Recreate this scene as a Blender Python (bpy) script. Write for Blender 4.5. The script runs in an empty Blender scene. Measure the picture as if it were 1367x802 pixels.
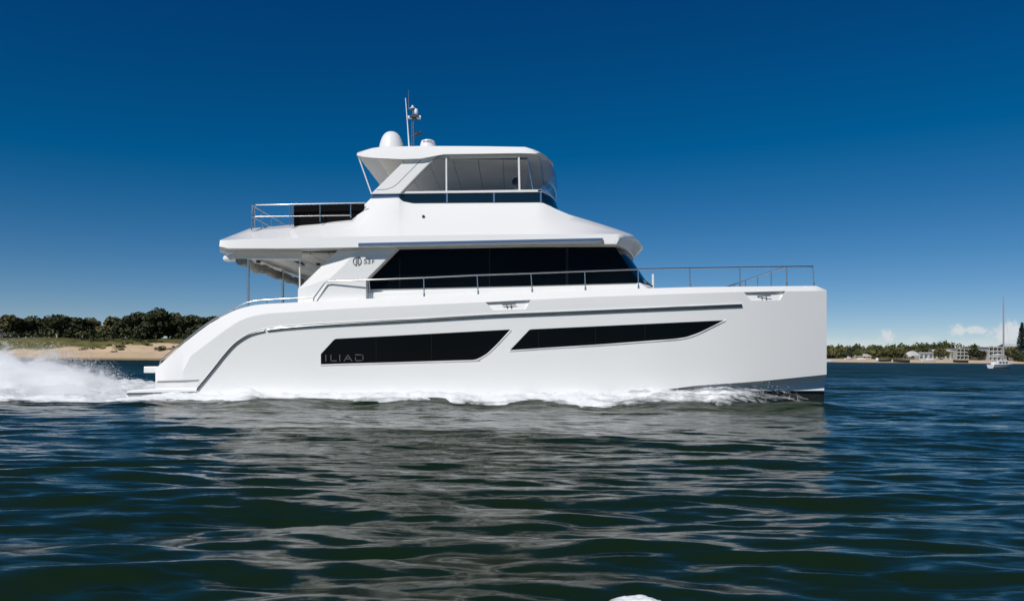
import bpy, bmesh, math, random
import numpy as np
from mathutils import Vector, Matrix, noise as mnoise

random.seed(7)
RNG = np.random.default_rng(11)
scene = bpy.context.scene
COL = scene.collection
R = math.radians

# ------------------------------------------------------------------ camera
CAM_H, FPX, CX, HOR, ROLL = 1.1, 1020.0, 683.5, 478.0, R(0.5)
cr, sr = math.cos(ROLL), math.sin(ROLL)
cam_d = bpy.data.cameras.new('camera')
cam = bpy.data.objects.new('camera', cam_d)
COL.objects.link(cam)
cam_d.sensor_width = 36.0
cam_d.lens = 36.0 * FPX / 1367.0
cam_d.shift_y = (HOR - 401.0) / 1367.0
cam_d.clip_start = 0.1
cam_d.clip_end = 20000
rx, up = Vector((cr, 0, sr)), Vector((-sr, 0, cr))
bk = Vector((0, -1, 0))
m = Matrix((rx, up, bk)).transposed().to_4x4()
m.translation = (0, 0, CAM_H)
cam.matrix_world = m
scene.camera = cam

# ------------------------------------------------------------------ sun, sky, exposure
SUN_DIR = Vector((-0.39, -0.63, 0.675)).normalized()
SUN_EL = math.asin(SUN_DIR.z)
SUN_AZ = math.atan2(SUN_DIR.x, SUN_DIR.y)
sun_d = bpy.data.lights.new('sun', 'SUN')
sun_d.energy = 3.7
sun_d.angle = R(0.5)
sun_d.color = (1.0, 0.965, 0.91)
sun = bpy.data.objects.new('sun', sun_d)
COL.objects.link(sun)
sun.rotation_euler = SUN_DIR.to_track_quat('Z', 'Y').to_euler()
sun.location = (0, 0, 60)

world = bpy.data.worlds.new('World')
scene.world = world
world.use_nodes = True
wn, wl = world.node_tree.nodes, world.node_tree.links
wn.clear()
w_out = wn.new('ShaderNodeOutputWorld')
w_bg = wn.new('ShaderNodeBackground')
w_bg.inputs['Strength'].default_value = 0.06
sky = wn.new('ShaderNodeTexSky')
sky.sky_type = 'NISHITA'
sky.sun_disc = False
sky.sun_elevation = SUN_EL
sky.sun_rotation = SUN_AZ
sky.air_density = 0.6
sky.dust_density = 0.0
sky.ozone_density = 4.0
w_hs = wn.new('ShaderNodeHueSaturation')
w_hs.inputs['Saturation'].default_value = 1.28
wl.new(sky.outputs[0], w_hs.inputs['Color'])


def wmath(op, a, b=None, c=None, clamp=False):
    n = wn.new('ShaderNodeMath')
    n.operation = op
    n.use_clamp = clamp
    for i, v in enumerate((a, b, c)):
        if v is None:
            continue
        if hasattr(v, 'is_linked'):
            wl.new(v, n.inputs[i])
        else:
            n.inputs[i].default_value = v
    return n.outputs[0]


w_tc = wn.new('ShaderNodeTexCoord')
w_sep = wn.new('ShaderNodeSeparateXYZ')
wl.new(w_tc.outputs['Generated'], w_sep.inputs[0])
w_az = wmath('ARCTAN2', w_sep.outputs[0], w_sep.outputs[1])
w_el = wmath('ARCSINE', w_sep.outputs[2])
w_nz = wn.new('ShaderNodeTexNoise')
w_nz.inputs['Scale'].default_value = 130
w_nz.inputs['Detail'].default_value = 5
w_nz.inputs['Roughness'].default_value = 0.6
wl.new(w_tc.outputs['Generated'], w_nz.inputs['Vector'])
w_n = wmath('MULTIPLY', wmath('SUBTRACT', w_nz.outputs[0], 0.5), 2.6)
# fair-weather cumulus low over the horizon: (azimuth, elevation, half width, half height) in degrees
CLOUDS = [(26.1, 1.75, 0.45, 0.36, .9), (24.9, 1.25, 1.2, 0.30, .32), (22.6, 1.3, 1.1, 0.34, .28), (28.3, 1.45, .8, .30, .35),
          (30.25, 2.05, 0.55, 0.36, .95), (31.2, 2.1, 0.65, 0.26, .9), (33.1, 1.9, .95, 0.62, 1.0), (31.6, 1.25, 2.6, 0.26, .3),
          (36.5, 2.0, 1.2, 0.5, .7), (18.5, 1.2, 2.4, 0.26, .25)]
mask = None
for (a, e, wa, he, op) in CLOUDS:
    dx = wmath('DIVIDE', wmath('SUBTRACT', w_az, R(a)), R(wa))
    dy = wmath('DIVIDE', wmath('SUBTRACT', w_el, R(e)), R(he))
    d = wmath('SQRT', wmath('ADD', wmath('MULTIPLY', dx, dx), wmath('MULTIPLY', dy, dy)))
    d = wmath('ADD', d, w_n)
    k = wmath('MULTIPLY', wmath('MULTIPLY_ADD', d, -1.6, 1.9, clamp=True), op)
    mask = k if mask is None else wmath('MAXIMUM', mask, k)
w_mix = wn.new('ShaderNodeMixRGB')
wl.new(wmath('MULTIPLY', mask, 0.8), w_mix.inputs['Fac'])
w_sc = wn.new('ShaderNodeSeparateColor')
w_cc = wn.new('ShaderNodeCombineColor')
wl.new(w_hs.outputs[0], w_sc.inputs[0])
wl.new(wmath('MAXIMUM', wmath('MULTIPLY', wmath('SUBTRACT', w_sc.outputs[0], 0.30), 1.5), 0.01), w_cc.inputs[0])
wl.new(wmath('MULTIPLY', wmath('SUBTRACT', w_sc.outputs[1], 0.22), 1.19), w_cc.inputs[1])
wl.new(wmath('MULTIPLY', w_sc.outputs[2], 1.05), w_cc.inputs[2])
wl.new(w_cc.outputs[0], w_mix.inputs['Color1'])
w_mix.inputs['Color2'].default_value = (11.5, 11.8, 12.2, 1)
wl.new(w_mix.outputs[0], w_bg.inputs['Color'])
wl.new(w_bg.outputs[0], w_out.inputs['Surface'])

scene.view_settings.view_transform = 'Standard'
scene.view_settings.look = 'None'
scene.view_settings.exposure = 0
scene.view_settings.gamma = 1
scene.view_settings.use_curve_mapping = False
scene.cycles.max_bounces = 12
scene.cycles.transparent_max_bounces = 24
scene.cycles.volume_bounces = 10
scene.cycles.volume_step_rate = 1.0
scene.cycles.caustics_reflective = False
scene.cycles.caustics_refractive = False
scene.cycles.use_denoising = True


# ------------------------------------------------------------------ materials
def new_mat(name):
    mt = bpy.data.materials.new(name)
    mt.use_nodes = True
    nt = mt.node_tree
    return mt, nt, nt.nodes['Principled BSDF'], nt.nodes['Material Output']


def plain(name, col, rough=0.5, metal=0.0, var=0.0, scale=3.0, coat=0.0, spec=0.5, bump=0.0):
    mt, nt, b, out = new_mat(name)
    b.inputs['Roughness'].default_value = rough
    b.inputs['Metallic'].default_value = metal
    b.inputs['Specular IOR Level'].default_value = spec
    b.inputs['Coat Weight'].default_value = coat
    b.inputs['Coat Roughness'].default_value = 0.06
    b.inputs['Base Color'].default_value = (*col, 1)
    if var or bump:
        tc = nt.nodes.new('ShaderNodeTexCoord')
        nz = nt.nodes.new('ShaderNodeTexNoise')
        nz.inputs['Scale'].default_value = scale
        nz.inputs['Detail'].default_value = 6
        nt.links.new(tc.outputs['Object'], nz.inputs['Vector'])
    if var:
        rp = nt.nodes.new('ShaderNodeValToRGB')
        rp.color_ramp.elements[0].position = 0.3
        rp.color_ramp.elements[1].position = 0.7
        rp.color_ramp.elements[0].color = (*[c * (1 - var) for c in col], 1)
        rp.color_ramp.elements[1].color = (*[min(1, c * (1 + var)) for c in col], 1)
        nt.links.new(nz.outputs[0], rp.inputs[0])
        nt.links.new(rp.outputs[0], b.inputs['Base Color'])
    if bump:
        bp = nt.nodes.new('ShaderNodeBump')
        bp.inputs['Strength'].default_value = bump
        bp.inputs['Distance'].default_value = 0.02
        nt.links.new(nz.outputs[0], bp.inputs['Height'])
        nt.links.new(bp.outputs[0], b.inputs['Normal'])
    return mt


def leaf_mat(name, dark, light, scale):
    mt, nt, b, out = new_mat(name)
    tc = nt.nodes.new('ShaderNodeTexCoord')
    nz = nt.nodes.new('ShaderNodeTexNoise')
    nz.inputs['Scale'].default_value = scale
    nz.inputs['Detail'].default_value = 3
    rp = nt.nodes.new('ShaderNodeValToRGB')
    rp.color_ramp.elements[0].position = 0.35
    rp.color_ramp.elements[1].position = 0.68
    rp.color_ramp.elements[0].color = (*dark, 1)
    rp.color_ramp.elements[1].color = (*light, 1)
    nt.links.new(tc.outputs['Object'], nz.inputs['Vector'])
    nt.links.new(nz.outputs[0], rp.inputs[0])
    nt.links.new(rp.outputs[0], b.inputs['Base Color'])
    b.inputs['Roughness'].default_value = 0.7
    b.inputs['Specular IOR Level'].default_value = 0.2
    return mt


M = {}
M['gelcoat'] = plain('white_gelcoat', (0.82, 0.82, 0.81), 0.2, var=0.012, scale=0.7)
M['white'] = plain('white_paint', (0.78, 0.78, 0.775), 0.35)
M['liner'] = plain('headliner', (0.82, 0.79, 0.72), 0.7, var=0.04, scale=2)
M['steel'] = plain('polished_steel', (0.60, 0.60, 0.59), 0.25, metal=1.0)
M['rubrail'] = plain('rub_rail_steel', (0.20, 0.22, 0.22), 0.25, metal=0.9)
M['glass'] = plain('black_tinted_glass', (0.0016, 0.0028, 0.0045), 0.03, spec=0.07, var=.3, scale=0.5)
M['tint'] = plain('smoked_glass', (0.006, 0.016, 0.026), 0.04, spec=0.6)
M['blue'] = plain('blue_sky_sheen', (0.075, 0.125, 0.22), 0.12, spec=0.6)  # sky reflected in the glossy strips is put into the base colour
M['mullion'] = plain('dark_mullion', (0.006, 0.008, 0.011), 0.3, spec=.2)
M['black'] = plain('black_mesh_cloth', (0.004, 0.004, 0.005), 0.8, bump=.1, scale=60, spec=.08)
M['dark'] = plain('dark_plastic', (0.035, 0.035, 0.037), 0.5)
M['grey'] = plain('grey_letters', (0.20, 0.215, 0.22), 0.4)
M['silver'] = plain('dull_silver_letters', (0.085, 0.095, 0.085), 0.45)
M['antifoul'] = plain('dark_antifouling', (0.022, 0.026, 0.024), 0.4, var=.3, scale=4)
M['canvas'] = plain('grey_canvas', (0.30, 0.29, 0.26), 0.9, var=.3, scale=5, bump=.5)
M['radome'] = plain('white_dome_plastic', (0.80, 0.80, 0.80), 0.3)
M['skin'] = plain('skin', (0.45, 0.26, 0.18), 0.5)
M['hair'] = plain('dark_hair', (0.012, 0.010, 0.009), 0.6)
M['shirt'] = plain('pale_shirt', (0.78, 0.78, 0.76), 0.8, bump=.2, scale=20)
M['trouser'] = plain('navy_trousers', (0.03, 0.035, 0.06), 0.8)
M['bark'] = plain('bark', (0.10, 0.075, 0.055), 0.9, var=.3, scale=4)
M['leaf_dark'] = leaf_mat('dark_evergreen_leaves', (0.022, 0.032, 0.014), (0.085, 0.095, 0.042), .55)
M['leaf_mid'] = leaf_mat('olive_leaves', (0.050, 0.058, 0.024), (0.165, 0.145, 0.065), .6)
M['leaf_far'] = leaf_mat('far_olive_leaves', (0.060, 0.070, 0.024), (0.165, 0.150, 0.055), .05)
M['leaf_fardark'] = leaf_mat('far_dark_leaves', (0.026, 0.038, 0.018), (0.070, 0.080, 0.036), .06)
M['leaf_pine'] = leaf_mat('pine_needles', (0.015, 0.030, 0.028), (0.030, 0.055, 0.045), .1)
M['wallwhite'] = plain('white_render', (0.48, 0.48, 0.46), 0.8, var=.12, scale=.2)
M['walltan'] = plain('tan_render', (0.45, 0.37, 0.28), 0.8, var=.1, scale=.2)
M['roofgrey'] = plain('grey_roofing', (0.30, 0.30, 0.30), 0.7, var=.1, scale=.3)
M['window'] = plain('dark_window', (0.09, 0.10, 0.10), 0.2)
M['hullblue'] = plain('blue_boat_paint', (0.10, 0.20, 0.42), 0.3)
M['hulldark'] = plain('dark_boat_paint', (0.03, 0.035, 0.03), 0.4)
M['mast'] = plain('mast_alloy', (0.42, 0.40, 0.40), 0.4, metal=.3)


def vinyl():
    mt, nt, b, out = new_mat('clear_vinyl')
    tr = nt.nodes.new('ShaderNodeBsdfTransparent')
    tr.inputs[0].default_value = (0.985, 0.99, 0.99, 1)
    gl = nt.nodes.new('ShaderNodeBsdfGlossy')
    gl.inputs['Roughness'].default_value = 0.06
    lw = nt.nodes.new('ShaderNodeLayerWeight')
    lw.inputs['Blend'].default_value = 0.5
    pw = nt.nodes.new('ShaderNodeMath')
    pw.operation = 'POWER'
    pw.inputs[1].default_value = 4.0
    nt.links.new(lw.outputs['Facing'], pw.inputs[0])
    fr = nt.nodes.new('ShaderNodeMath')
    fr.operation = 'MULTIPLY_ADD'
    fr.inputs[1].default_value = 0.7
    fr.inputs[2].default_value = 0.03
    nt.links.new(pw.outputs[0], fr.inputs[0])
    bp = nt.nodes.new('ShaderNodeBump')
    bp.inputs['Strength'].default_value = 0.25
    nz = nt.nodes.new('ShaderNodeTexNoise')
    nz.inputs['Scale'].default_value = 3
    nt.links.new(nz.outputs[0], bp.inputs['Height'])
    nt.links.new(bp.outputs[0], gl.inputs['Normal'])
    mx = nt.nodes.new('ShaderNodeMixShader')
    nt.links.new(fr.outputs[0], mx.inputs[0])
    nt.links.new(tr.outputs[0], mx.inputs[1])
    nt.links.new(gl.outputs[0], mx.inputs[2])
    nt.links.new(mx.outputs[0], out.inputs['Surface'])
    return mt


M['vinyl'] = vinyl()


# ------------------------------------------------------------------ builders
def P(px, py, Y):
    """A point of the photograph at the distance Y where the thing stands, in metres."""
    u, v = (px - CX) / FPX, -(py - HOR) / FPX
    return Vector((Y * (u * cr - v * sr), Y, CAM_H + Y * (u * sr + v * cr)))


WLOC = {}


def empty(name, loc, label=None, cat=None, group=None):
    o = bpy.data.objects.new(name, None)
    o.empty_display_size = 0.5
    COL.objects.link(o)
    o.location = loc
    WLOC[o] = Vector(loc)
    tag(o, label, cat, group)
    return o


def tag(o, label=None, cat=None, group=None, kind=None):
    for k, v in (('label', label), ('category', cat), ('group', group), ('kind', kind)):
        if v:
            o[k] = v
    return o


class MB:
    def __init__(s):
        s.v, s.f, s.mi = [], [], []

    def add(s, vs, fs, mi=0):
        b = len(s.v)
        s.v += [Vector(p) for p in vs]
        s.f += [tuple(i + b for i in f) for f in fs]
        s.mi += [mi] * len(fs)

    def prism(s, pts, d, mi=0):
        """closed polygon pts (3-D) extruded by vector d"""
        n = len(pts)
        d = Vector(d)
        vs = [Vector(p) for p in pts] + [Vector(p) + d for p in pts]
        fs = [tuple(range(n)), tuple(range(2 * n - 1, n - 1, -1))]
        fs += [(i, i + n, (i + 1) % n + n, (i + 1) % n) for i in range(n)]
        s.add(vs, fs, mi)

    def box(s, a, b, mi=0):
        x0, y0, z0 = a
        x1, y1, z1 = b
        s.prism([(x0, y0, z0), (x1, y0, z0), (x1, y0, z1), (x0, y0, z1)], (0, y1 - y0, 0), mi)

    def grid(s, rows, mi=0, cap=False):
        n = len(rows[0])
        vs = [p for r in rows for p in r]
        fs = []
        for k in range(len(rows) - 1):
            for j in range(n - 1):
                a = k * n + j
                fs.append((a, a + 1, a + n + 1, a + n))
        s.add(vs, fs, mi)

    def loops(s, rows, mi=0, caps=True):
        """closed cross sections"""
        n = len(rows[0])
        vs = [p for r in rows for p in r]
        fs = []
        for k in range(len(rows) - 1):
            for j in range(n):
                fs.append((k * n + j, k * n + (j + 1) % n, (k + 1) * n + (j + 1) % n, (k + 1) * n + j))
        if caps:
            fs.append(tuple(range(n - 1, -1, -1)))
            fs.append(tuple(range((len(rows) - 1) * n, len(rows) * n)))
        s.add(vs, fs, mi)

    def tube(s, pts, r, n=8, mi=0, sq=None):
        pts = [Vector(p) for p in pts]
        rr = r if isinstance(r, (list, tuple)) else [r] * len(pts)
        rows = []
        for i, p in enumerate(pts):
            t = (pts[min(i + 1, len(pts) - 1)] - pts[max(i - 1, 0)]).normalized()
            ref = Vector((0, 1, 0)) if abs(t.y) < 0.9 else Vector((0, 0, 1))
            a = t.cross(ref).normalized()
            b = t.cross(a).normalized()
            ka, kb = sq if sq else (1, 1)
            rows.append([p + a * math.cos(q) * rr[i] * ka + b * math.sin(q) * rr[i] * kb for q in [2 * math.pi * k / n for k in range(n)]])
        s.loops(rows, mi)

    def lathe(s, c, prof, n=24, mi=0):
        c = Vector(c)
        rows = [[c + Vector((r * math.cos(2 * math.pi * k / n), r * math.sin(2 * math.pi * k / n), z)) for k in range(n)] for r, z in prof]
        s.loops(rows, mi)

    def mirror(s):
        n = len(s.v)
        s.v += [Vector((p.x, 2 * CEN - p.y, p.z)) for p in s.v]
        s.f += [tuple(i + n for i in reversed(f)) for f in s.f]
        s.mi += list(s.mi)
        return s

    def flipped(s):
        q = MB()
        q.v = [Vector((p.x, 2 * CEN - p.y, p.z)) for p in s.v]
        q.f = [tuple(reversed(f)) for f in s.f]
        q.mi = list(s.mi)
        return q

    def build(s, name, mats, parent=None, smooth=None, bevel=0.0, label=None, fix=True, origin=None):
        off = WLOC.get(parent, Vector((0, 0, 0)))
        if origin is not None:
            off = Vector(origin)
        me = bpy.data.meshes.new(name)
        me.from_pydata([p - off for p in s.v], [], s.f)
        mats = mats if isinstance(mats, (list, tuple)) else [mats]
        for q in mats:
            me.materials.append(q)
        me.polygons.foreach_set('material_index', s.mi)
        if fix:
            bm = bmesh.new()
            bm.from_mesh(me)
            bmesh.ops.remove_doubles(bm, verts=bm.verts, dist=1e-5)
            bmesh.ops.recalc_face_normals(bm, faces=bm.faces)
            bm.to_mesh(me)
            bm.free()
        if smooth is not None:
            me.polygons.foreach_set('use_smooth', [True] * len(me.polygons))
            me.set_sharp_from_angle(angle=R(smooth))
        me.update()
        o = bpy.data.objects.new(name, me)
        COL.objects.link(o)
        if origin is not None:
            o.location = origin
            WLOC[o] = Vector(origin)
        elif parent is not None:
            o.parent = parent
            WLOC[o] = WLOC[parent]
        else:
            WLOC[o] = Vector((0, 0, 0))
        if bevel:
            bv = o.modifiers.new('bevel', 'BEVEL')
            bv.width = bevel
            bv.segments = 2
            bv.limit_method = 'ANGLE'
            bv.angle_limit = R(35)
        if label:
            o['label'] = label
        return o


def itp(tab):
    xs, ys = [a for a, b in tab], [b for a, b in tab]
    return lambda x: float(np.interp(x, xs, ys))


def smooth_poly(pts, sub=6):
    """Catmull-Rom through 2-D or 3-D points"""
    pts = [Vector(p) for p in pts]
    out = []
    for i in range(len(pts) - 1):
        p0, p1, p2, p3 = pts[max(i - 1, 0)], pts[i], pts[i + 1], pts[min(i + 2, len(pts) - 1)]
        for k in range(sub):
            t = k / sub
            out.append(0.5 * ((2 * p1) + (p2 - p0) * t + (2 * p0 - 5 * p1 + 4 * p2 - p3) * t * t + (3 * p1 - p0 - 3 * p2 + p3) * t ** 3))
    out.append(pts[-1])
    return out


# ================================================================== water
def waves():
    W = []
    bands = [(5.0, 9.0, 5, 0.020, 22, .6), (2.2, 4.5, 9, 0.040, 28, .6), (0.9, 2.0, 18, 0.066, 34, .65), (0.40, 0.85, 34, 0.088, 40, .58), (0.17, 0.38, 44, 0.115, 42, .52)]
    for lo, hi, n, srms, spread, long_ in bands:
        for i in range(n):
            lam = math.exp(RNG.uniform(math.log(lo), math.log(hi)))
            k = 2 * math.pi / lam
            th = math.radians(90 + RNG.normal(0, spread) * 0.75 + (6 if i % 2 else -9))
            slope = srms * math.sqrt(2.0 / n) * RNG.uniform(.7, 1.3)
            W.append((k * math.cos(th) * long_, k * math.sin(th), slope / k, RNG.uniform(0, 6.283), lam))
    return W


WAVES = waves()


def water_h(x, y, sp):
    z = np.zeros_like(x)
    mod = 0.75 + 0.35 * np.sin(x * .21 + 1.3 + .6 * np.sin(y * .17)) * np.sin(y * .33 + .5 + .5 * np.sin(x * .11))
    for kx, ky, a, ph, lam in WAVES:
        f = np.clip((lam / sp - 2.5) / 3.0, 0, 1)
        g = mod if lam < 2.1 else 1.0
        ar = kx * x + ky * y + ph
        z += a * g * f * (np.sin(ar) + 0.18 * np.cos(2 * ar))
    # the boat's own bow wave swelling along its near side
    hullx = np.clip((x + 9.4) / 2, 0, 1) * np.clip((8.4 - x) / 1.6, 0, 1)
    z += 0.13 * hullx * np.exp(-((y - 17.45) / 0.55) ** 2)
    z += 0.05 * hullx * np.sin(x * 2.1 + .8 * np.sin(x * .7)) * np.exp(-((y - 16.9) / 0.7) ** 2)
    return z


def build_water():
    na = 760
    ang = np.radians(np.linspace(-62, 62, na))
    r1 = 5.5 * np.exp(np.arange(0, 900) * 0.00299)
    r2 = r1[-1] + np.arange(1, 230) * 0.36
    r3 = r2[-1] + np.arange(1, 240) * 0.65
    r4 = r3[-1] * np.exp(np.arange(1, 160) * 0.021)
    r = np.concatenate([r1, r2, r3, r4])
    rr, aa = np.meshgrid(r, ang, indexing='ij')
    x = rr * np.sin(aa)
    y = rr * np.cos(aa) - 6.0
    dr = np.gradient(r)
    sp = np.repeat(dr[:, None], na, 1)
    z = water_h(x, y, sp)
    n0, n1 = x.shape
    vs = np.stack([x, y, z], -1).reshape(-1, 3).astype(np.float32)
    idx = np.arange(n0 * n1).reshape(n0, n1)
    q = np.stack([idx[:-1, :-1], idx[:-1, 1:], idx[1:, 1:], idx[1:, :-1]], -1).reshape(-1, 4)[:, ::-1]
    me = bpy.data.meshes.new('water')
    me.vertices.add(len(vs))
    me.vertices.foreach_set('co', vs.ravel())
    me.loops.add(q.size)
    me.loops.foreach_set('vertex_index', q.ravel().astype(np.int32))
    me.polygons.add(len(q))
    me.polygons.foreach_set('loop_start', (np.arange(len(q)) * 4).astype(np.int32))
    me.polygons.foreach_set('use_smooth', np.ones(len(q), bool))
    me.update(calc_edges=True)
    mt, nt, b, out = new_mat('sea_water')
    b.inputs['Base Color'].default_value = (0.0068, 0.0180, 0.0070, 1)
    b.inputs['Specular Tint'].default_value = (.95, 1.0, .45, 1)
    b.inputs['IOR'].default_value = 1.333
    b.inputs['Specular IOR Level'].default_value = 0.23
    N, L = nt.nodes, nt.links
    geo = N.new('ShaderNodeNewGeometry')
    sy = N.new('ShaderNodeSeparateXYZ')
    L.new(geo.outputs['Position'], sy.inputs[0])
    ro = N.new('ShaderNodeMapRange')           # open water beyond the sheltered channel is ruffled by the wind
    ro.inputs['From Min'].default_value, ro.inputs['From Max'].default_value = 16, 70
    ro.inputs['To Min'].default_value, ro.inputs['To Max'].default_value = .13, .38
    L.new(sy.outputs[1], ro.inputs[0])
    L.new(ro.outputs[0], b.inputs['Roughness'])
    acc = geo.outputs['Normal']
    # ripples finer than the mesh: noise tilts the surface normal (slope, not height), long-crested along the boat's course
    for sc_, (ax, ay), k_ in ((0.11, (.35, 1.0), (.04, .12)), (0.35, (.3, 1.0), (.04, .13)), (1.7, (.28, 1.0), (.035, .12)), (5.0, (.30, 1.0), (.06, .15)), (14.0, (.25, 1.0), (.04, .13))):
        mp = N.new('ShaderNodeMapping')
        mp.inputs['Scale'].default_value = (ax, ay, 0.0)
        L.new(geo.outputs['Position'], mp.inputs['Vector'])
        n_ = N.new('ShaderNodeTexNoise')
        n_.inputs['Scale'].default_value = sc_
        n_.inputs['Detail'].default_value = 3
        n_.inputs['Roughness'].default_value = .6
        n_.inputs['Distortion'].default_value = .35
        L.new(mp.outputs[0], n_.inputs['Vector'])
        c_ = N.new('ShaderNodeVectorMath')
        c_.operation = 'SUBTRACT'
        c_.inputs[1].default_value = (.5, .5, .5)
        L.new(n_.outputs['Color'], c_.inputs[0])
        m_ = N.new('ShaderNodeVectorMath')
        m_.operation = 'MULTIPLY'
        m_.inputs[1].default_value = (k_[0] * 3.4, k_[1] * 3.4, 0)
        L.new(c_.outputs[0], m_.inputs[0])
        a_ = N.new('ShaderNodeVectorMath')
        a_.operation = 'ADD'
        L.new(acc, a_.inputs[0])
        L.new(m_.outputs[0], a_.inputs[1])
        acc = a_.outputs[0]
    nm = N.new('ShaderNodeVectorMath')
    nm.operation = 'NORMALIZE'
    L.new(acc, nm.inputs[0])
    L.new(nm.outputs[0], b.inputs['Normal'])
    me.materials.append(mt)
    o = bpy.data.objects.new('water', me)
    COL.objects.link(o)
    tag(o, 'dark green rippled sea reflecting the white yacht', None, None, 'structure')


build_water()

# ================================================================== left shore
def terrain(name, x0, x1, nx, ys, hfun, mat, label):
    xs = np.linspace(x0, x1, nx)
    mb = MB()
    rows = [[Vector((x, y, hfun(x, y))) for x in xs] for y in ys]
    mb.grid(rows)
    o = mb.build(name, mat, smooth=60, fix=False)
    o.data.polygons.foreach_set('use_smooth', [True] * len(o.data.polygons))
    tag(o, label, None, None, 'structure')
    return o


def nz(x, y, s, seed=0.0):
    return mnoise.noise(Vector((x * s, y * s, seed)))


def ground_mat(name, zlo, zhi, grass_a, grass_b, sand, slope_x=0.0, nscale=0.12):
    mt, nt, b, out = new_mat(name)
    N, L = nt.nodes, nt.links
    geo = N.new('ShaderNodeNewGeometry')
    sp = N.new('ShaderNodeSeparateXYZ')
    L.new(geo.outputs['Position'], sp.inputs[0])
    n1 = N.new('ShaderNodeTexNoise')
    n1.inputs['Scale'].default_value = nscale
    n1.inputs['Detail'].default_value = 8
    n1.inputs['Roughness'].default_value = .65
    L.new(geo.outputs['Position'], n1.inputs['Vector'])

    def mt_(op, a, b_, c=None, clamp=False):
        q = N.new('ShaderNodeMath')
        q.operation = op
        q.use_clamp = clamp
        for i, v in enumerate((a, b_, c)):
            if v is None:
                continue
            if hasattr(v, 'is_linked'):
                L.new(v, q.inputs[i])
            else:
                q.inputs[i].default_value = v
        return q.outputs[0]
    zz = mt_('ADD', sp.outputs[2], mt_('MULTIPLY', mt_('SUBTRACT', n1.outputs[0], .5), (zhi - zlo) * 4.2))
    zz = mt_('ADD', zz, mt_('MULTIPLY', sp.outputs[0], slope_x))
    f = mt_('MULTIPLY', mt_('SUBTRACT', zz, (zlo + zhi) / 2), 3.0 / (zhi - zlo), None)
    f = mt_('ADD', f, 0.5, None, True)
    n2 = N.new('ShaderNodeTexNoise')
    n2.inputs['Scale'].default_value = nscale * 4
    n2.inputs['Detail'].default_value = 8
    L.new(geo.outputs['Position'], n2.inputs['Vector'])
    g = N.new('ShaderNodeValToRGB')
    g.color_ramp.elements[0].position, g.color_ramp.elements[1].position = .35, .65
    g.color_ramp.elements[0].color = (*grass_a, 1)
    g.color_ramp.elements[1].color = (*grass_b, 1)
    L.new(n2.outputs[0], g.inputs[0])
    s = N.new('ShaderNodeValToRGB')
    s.color_ramp.elements[0].position, s.color_ramp.elements[1].position = .3, .7
    s.color_ramp.elements[0].color = (*[c * .88 for c in sand], 1)
    s.color_ramp.elements[1].color = (*[c * 1.06 for c in sand], 1)
    L.new(n2.outputs[0], s.inputs[0])
    # wet sand along the waterline
    wet = mt_('MULTIPLY', mt_('SUBTRACT', sp.outputs[2], 0.25), 3.0, None, True)
    wm = N.new('ShaderNodeMixRGB')
    wm.inputs['Color1'].default_value = (sand[0] * .5, sand[1] * .48, sand[2] * .42, 1)
    L.new(wet, wm.inputs['Fac'])
    L.new(s.outputs[0], wm.inputs['Color2'])
    mx = N.new('ShaderNodeMixRGB')
    L.new(f, mx.inputs['Fac'])
    L.new(wm.outputs[0], mx.inputs['Color1'])
    L.new(g.outputs[0], mx.inputs['Color2'])
    L.new(mx.outputs[0], b.inputs['Base Color'])
    b.inputs['Roughness'].default_value = .9
    b.inputs['Specular IOR Level'].default_value = .1
    return mt


def left_h(x, y):
    t = y - 160
    bay = 5 * nz(x, 0, .012, 3.1) + max(0, x + 45) * 0.25
    t -= bay
    h = float(np.interp(t, [-14, -2, 0, 8, 12, 18, 27, 40, 120], [-3, -.4, 0.0, 1.3, 1.9, 4.0, 4.9, 5.2, 6.0]))
    if t > 8:
        h += .5 * nz(x, y, .12, 1) + .25 * nz(x, y, .35, 5)
    return h


terrain('beach', -330, 60, 320, list(np.arange(146, 215, .8)) + [225, 240, 270, 320], left_h,
        ground_mat('dune_sand_and_grass', 7.2, 8.7, (0.085, 0.085, 0.030), (0.165, 0.150, 0.058), (0.60, 0.45, 0.295), -0.055, .14),
        'sandy beach with a grassy dune behind the wake')


# ------------------------------------------------------------------ trees
def leaf_cloud(mb, c, rad, n, size, rng, mi=0):
    c = np.array(c)
    for _ in range(n):
        d = rng.normal(size=3)
        d /= np.linalg.norm(d)
        rr = (rng.uniform(0.25, 1.0) ** 0.45)
        p = c + d * np.array(rad) * rr
        nrm = d + rng.normal(size=3) * .55
        nrm = Vector(nrm).normalized()
        a = nrm.cross(Vector((rng.normal(), rng.normal(), rng.normal()))).normalized()
        b = nrm.cross(a)
        s = size * rng.uniform(.6, 1.35)
        p = Vector(p)
        mb.add([p - a * s - b * s * .6, p + a * s - b * s * .55, p + a * s * .7 + b * s * .6, p - a * s * .8 + b * s * .65], [(0, 1, 2, 3)], mi)


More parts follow.
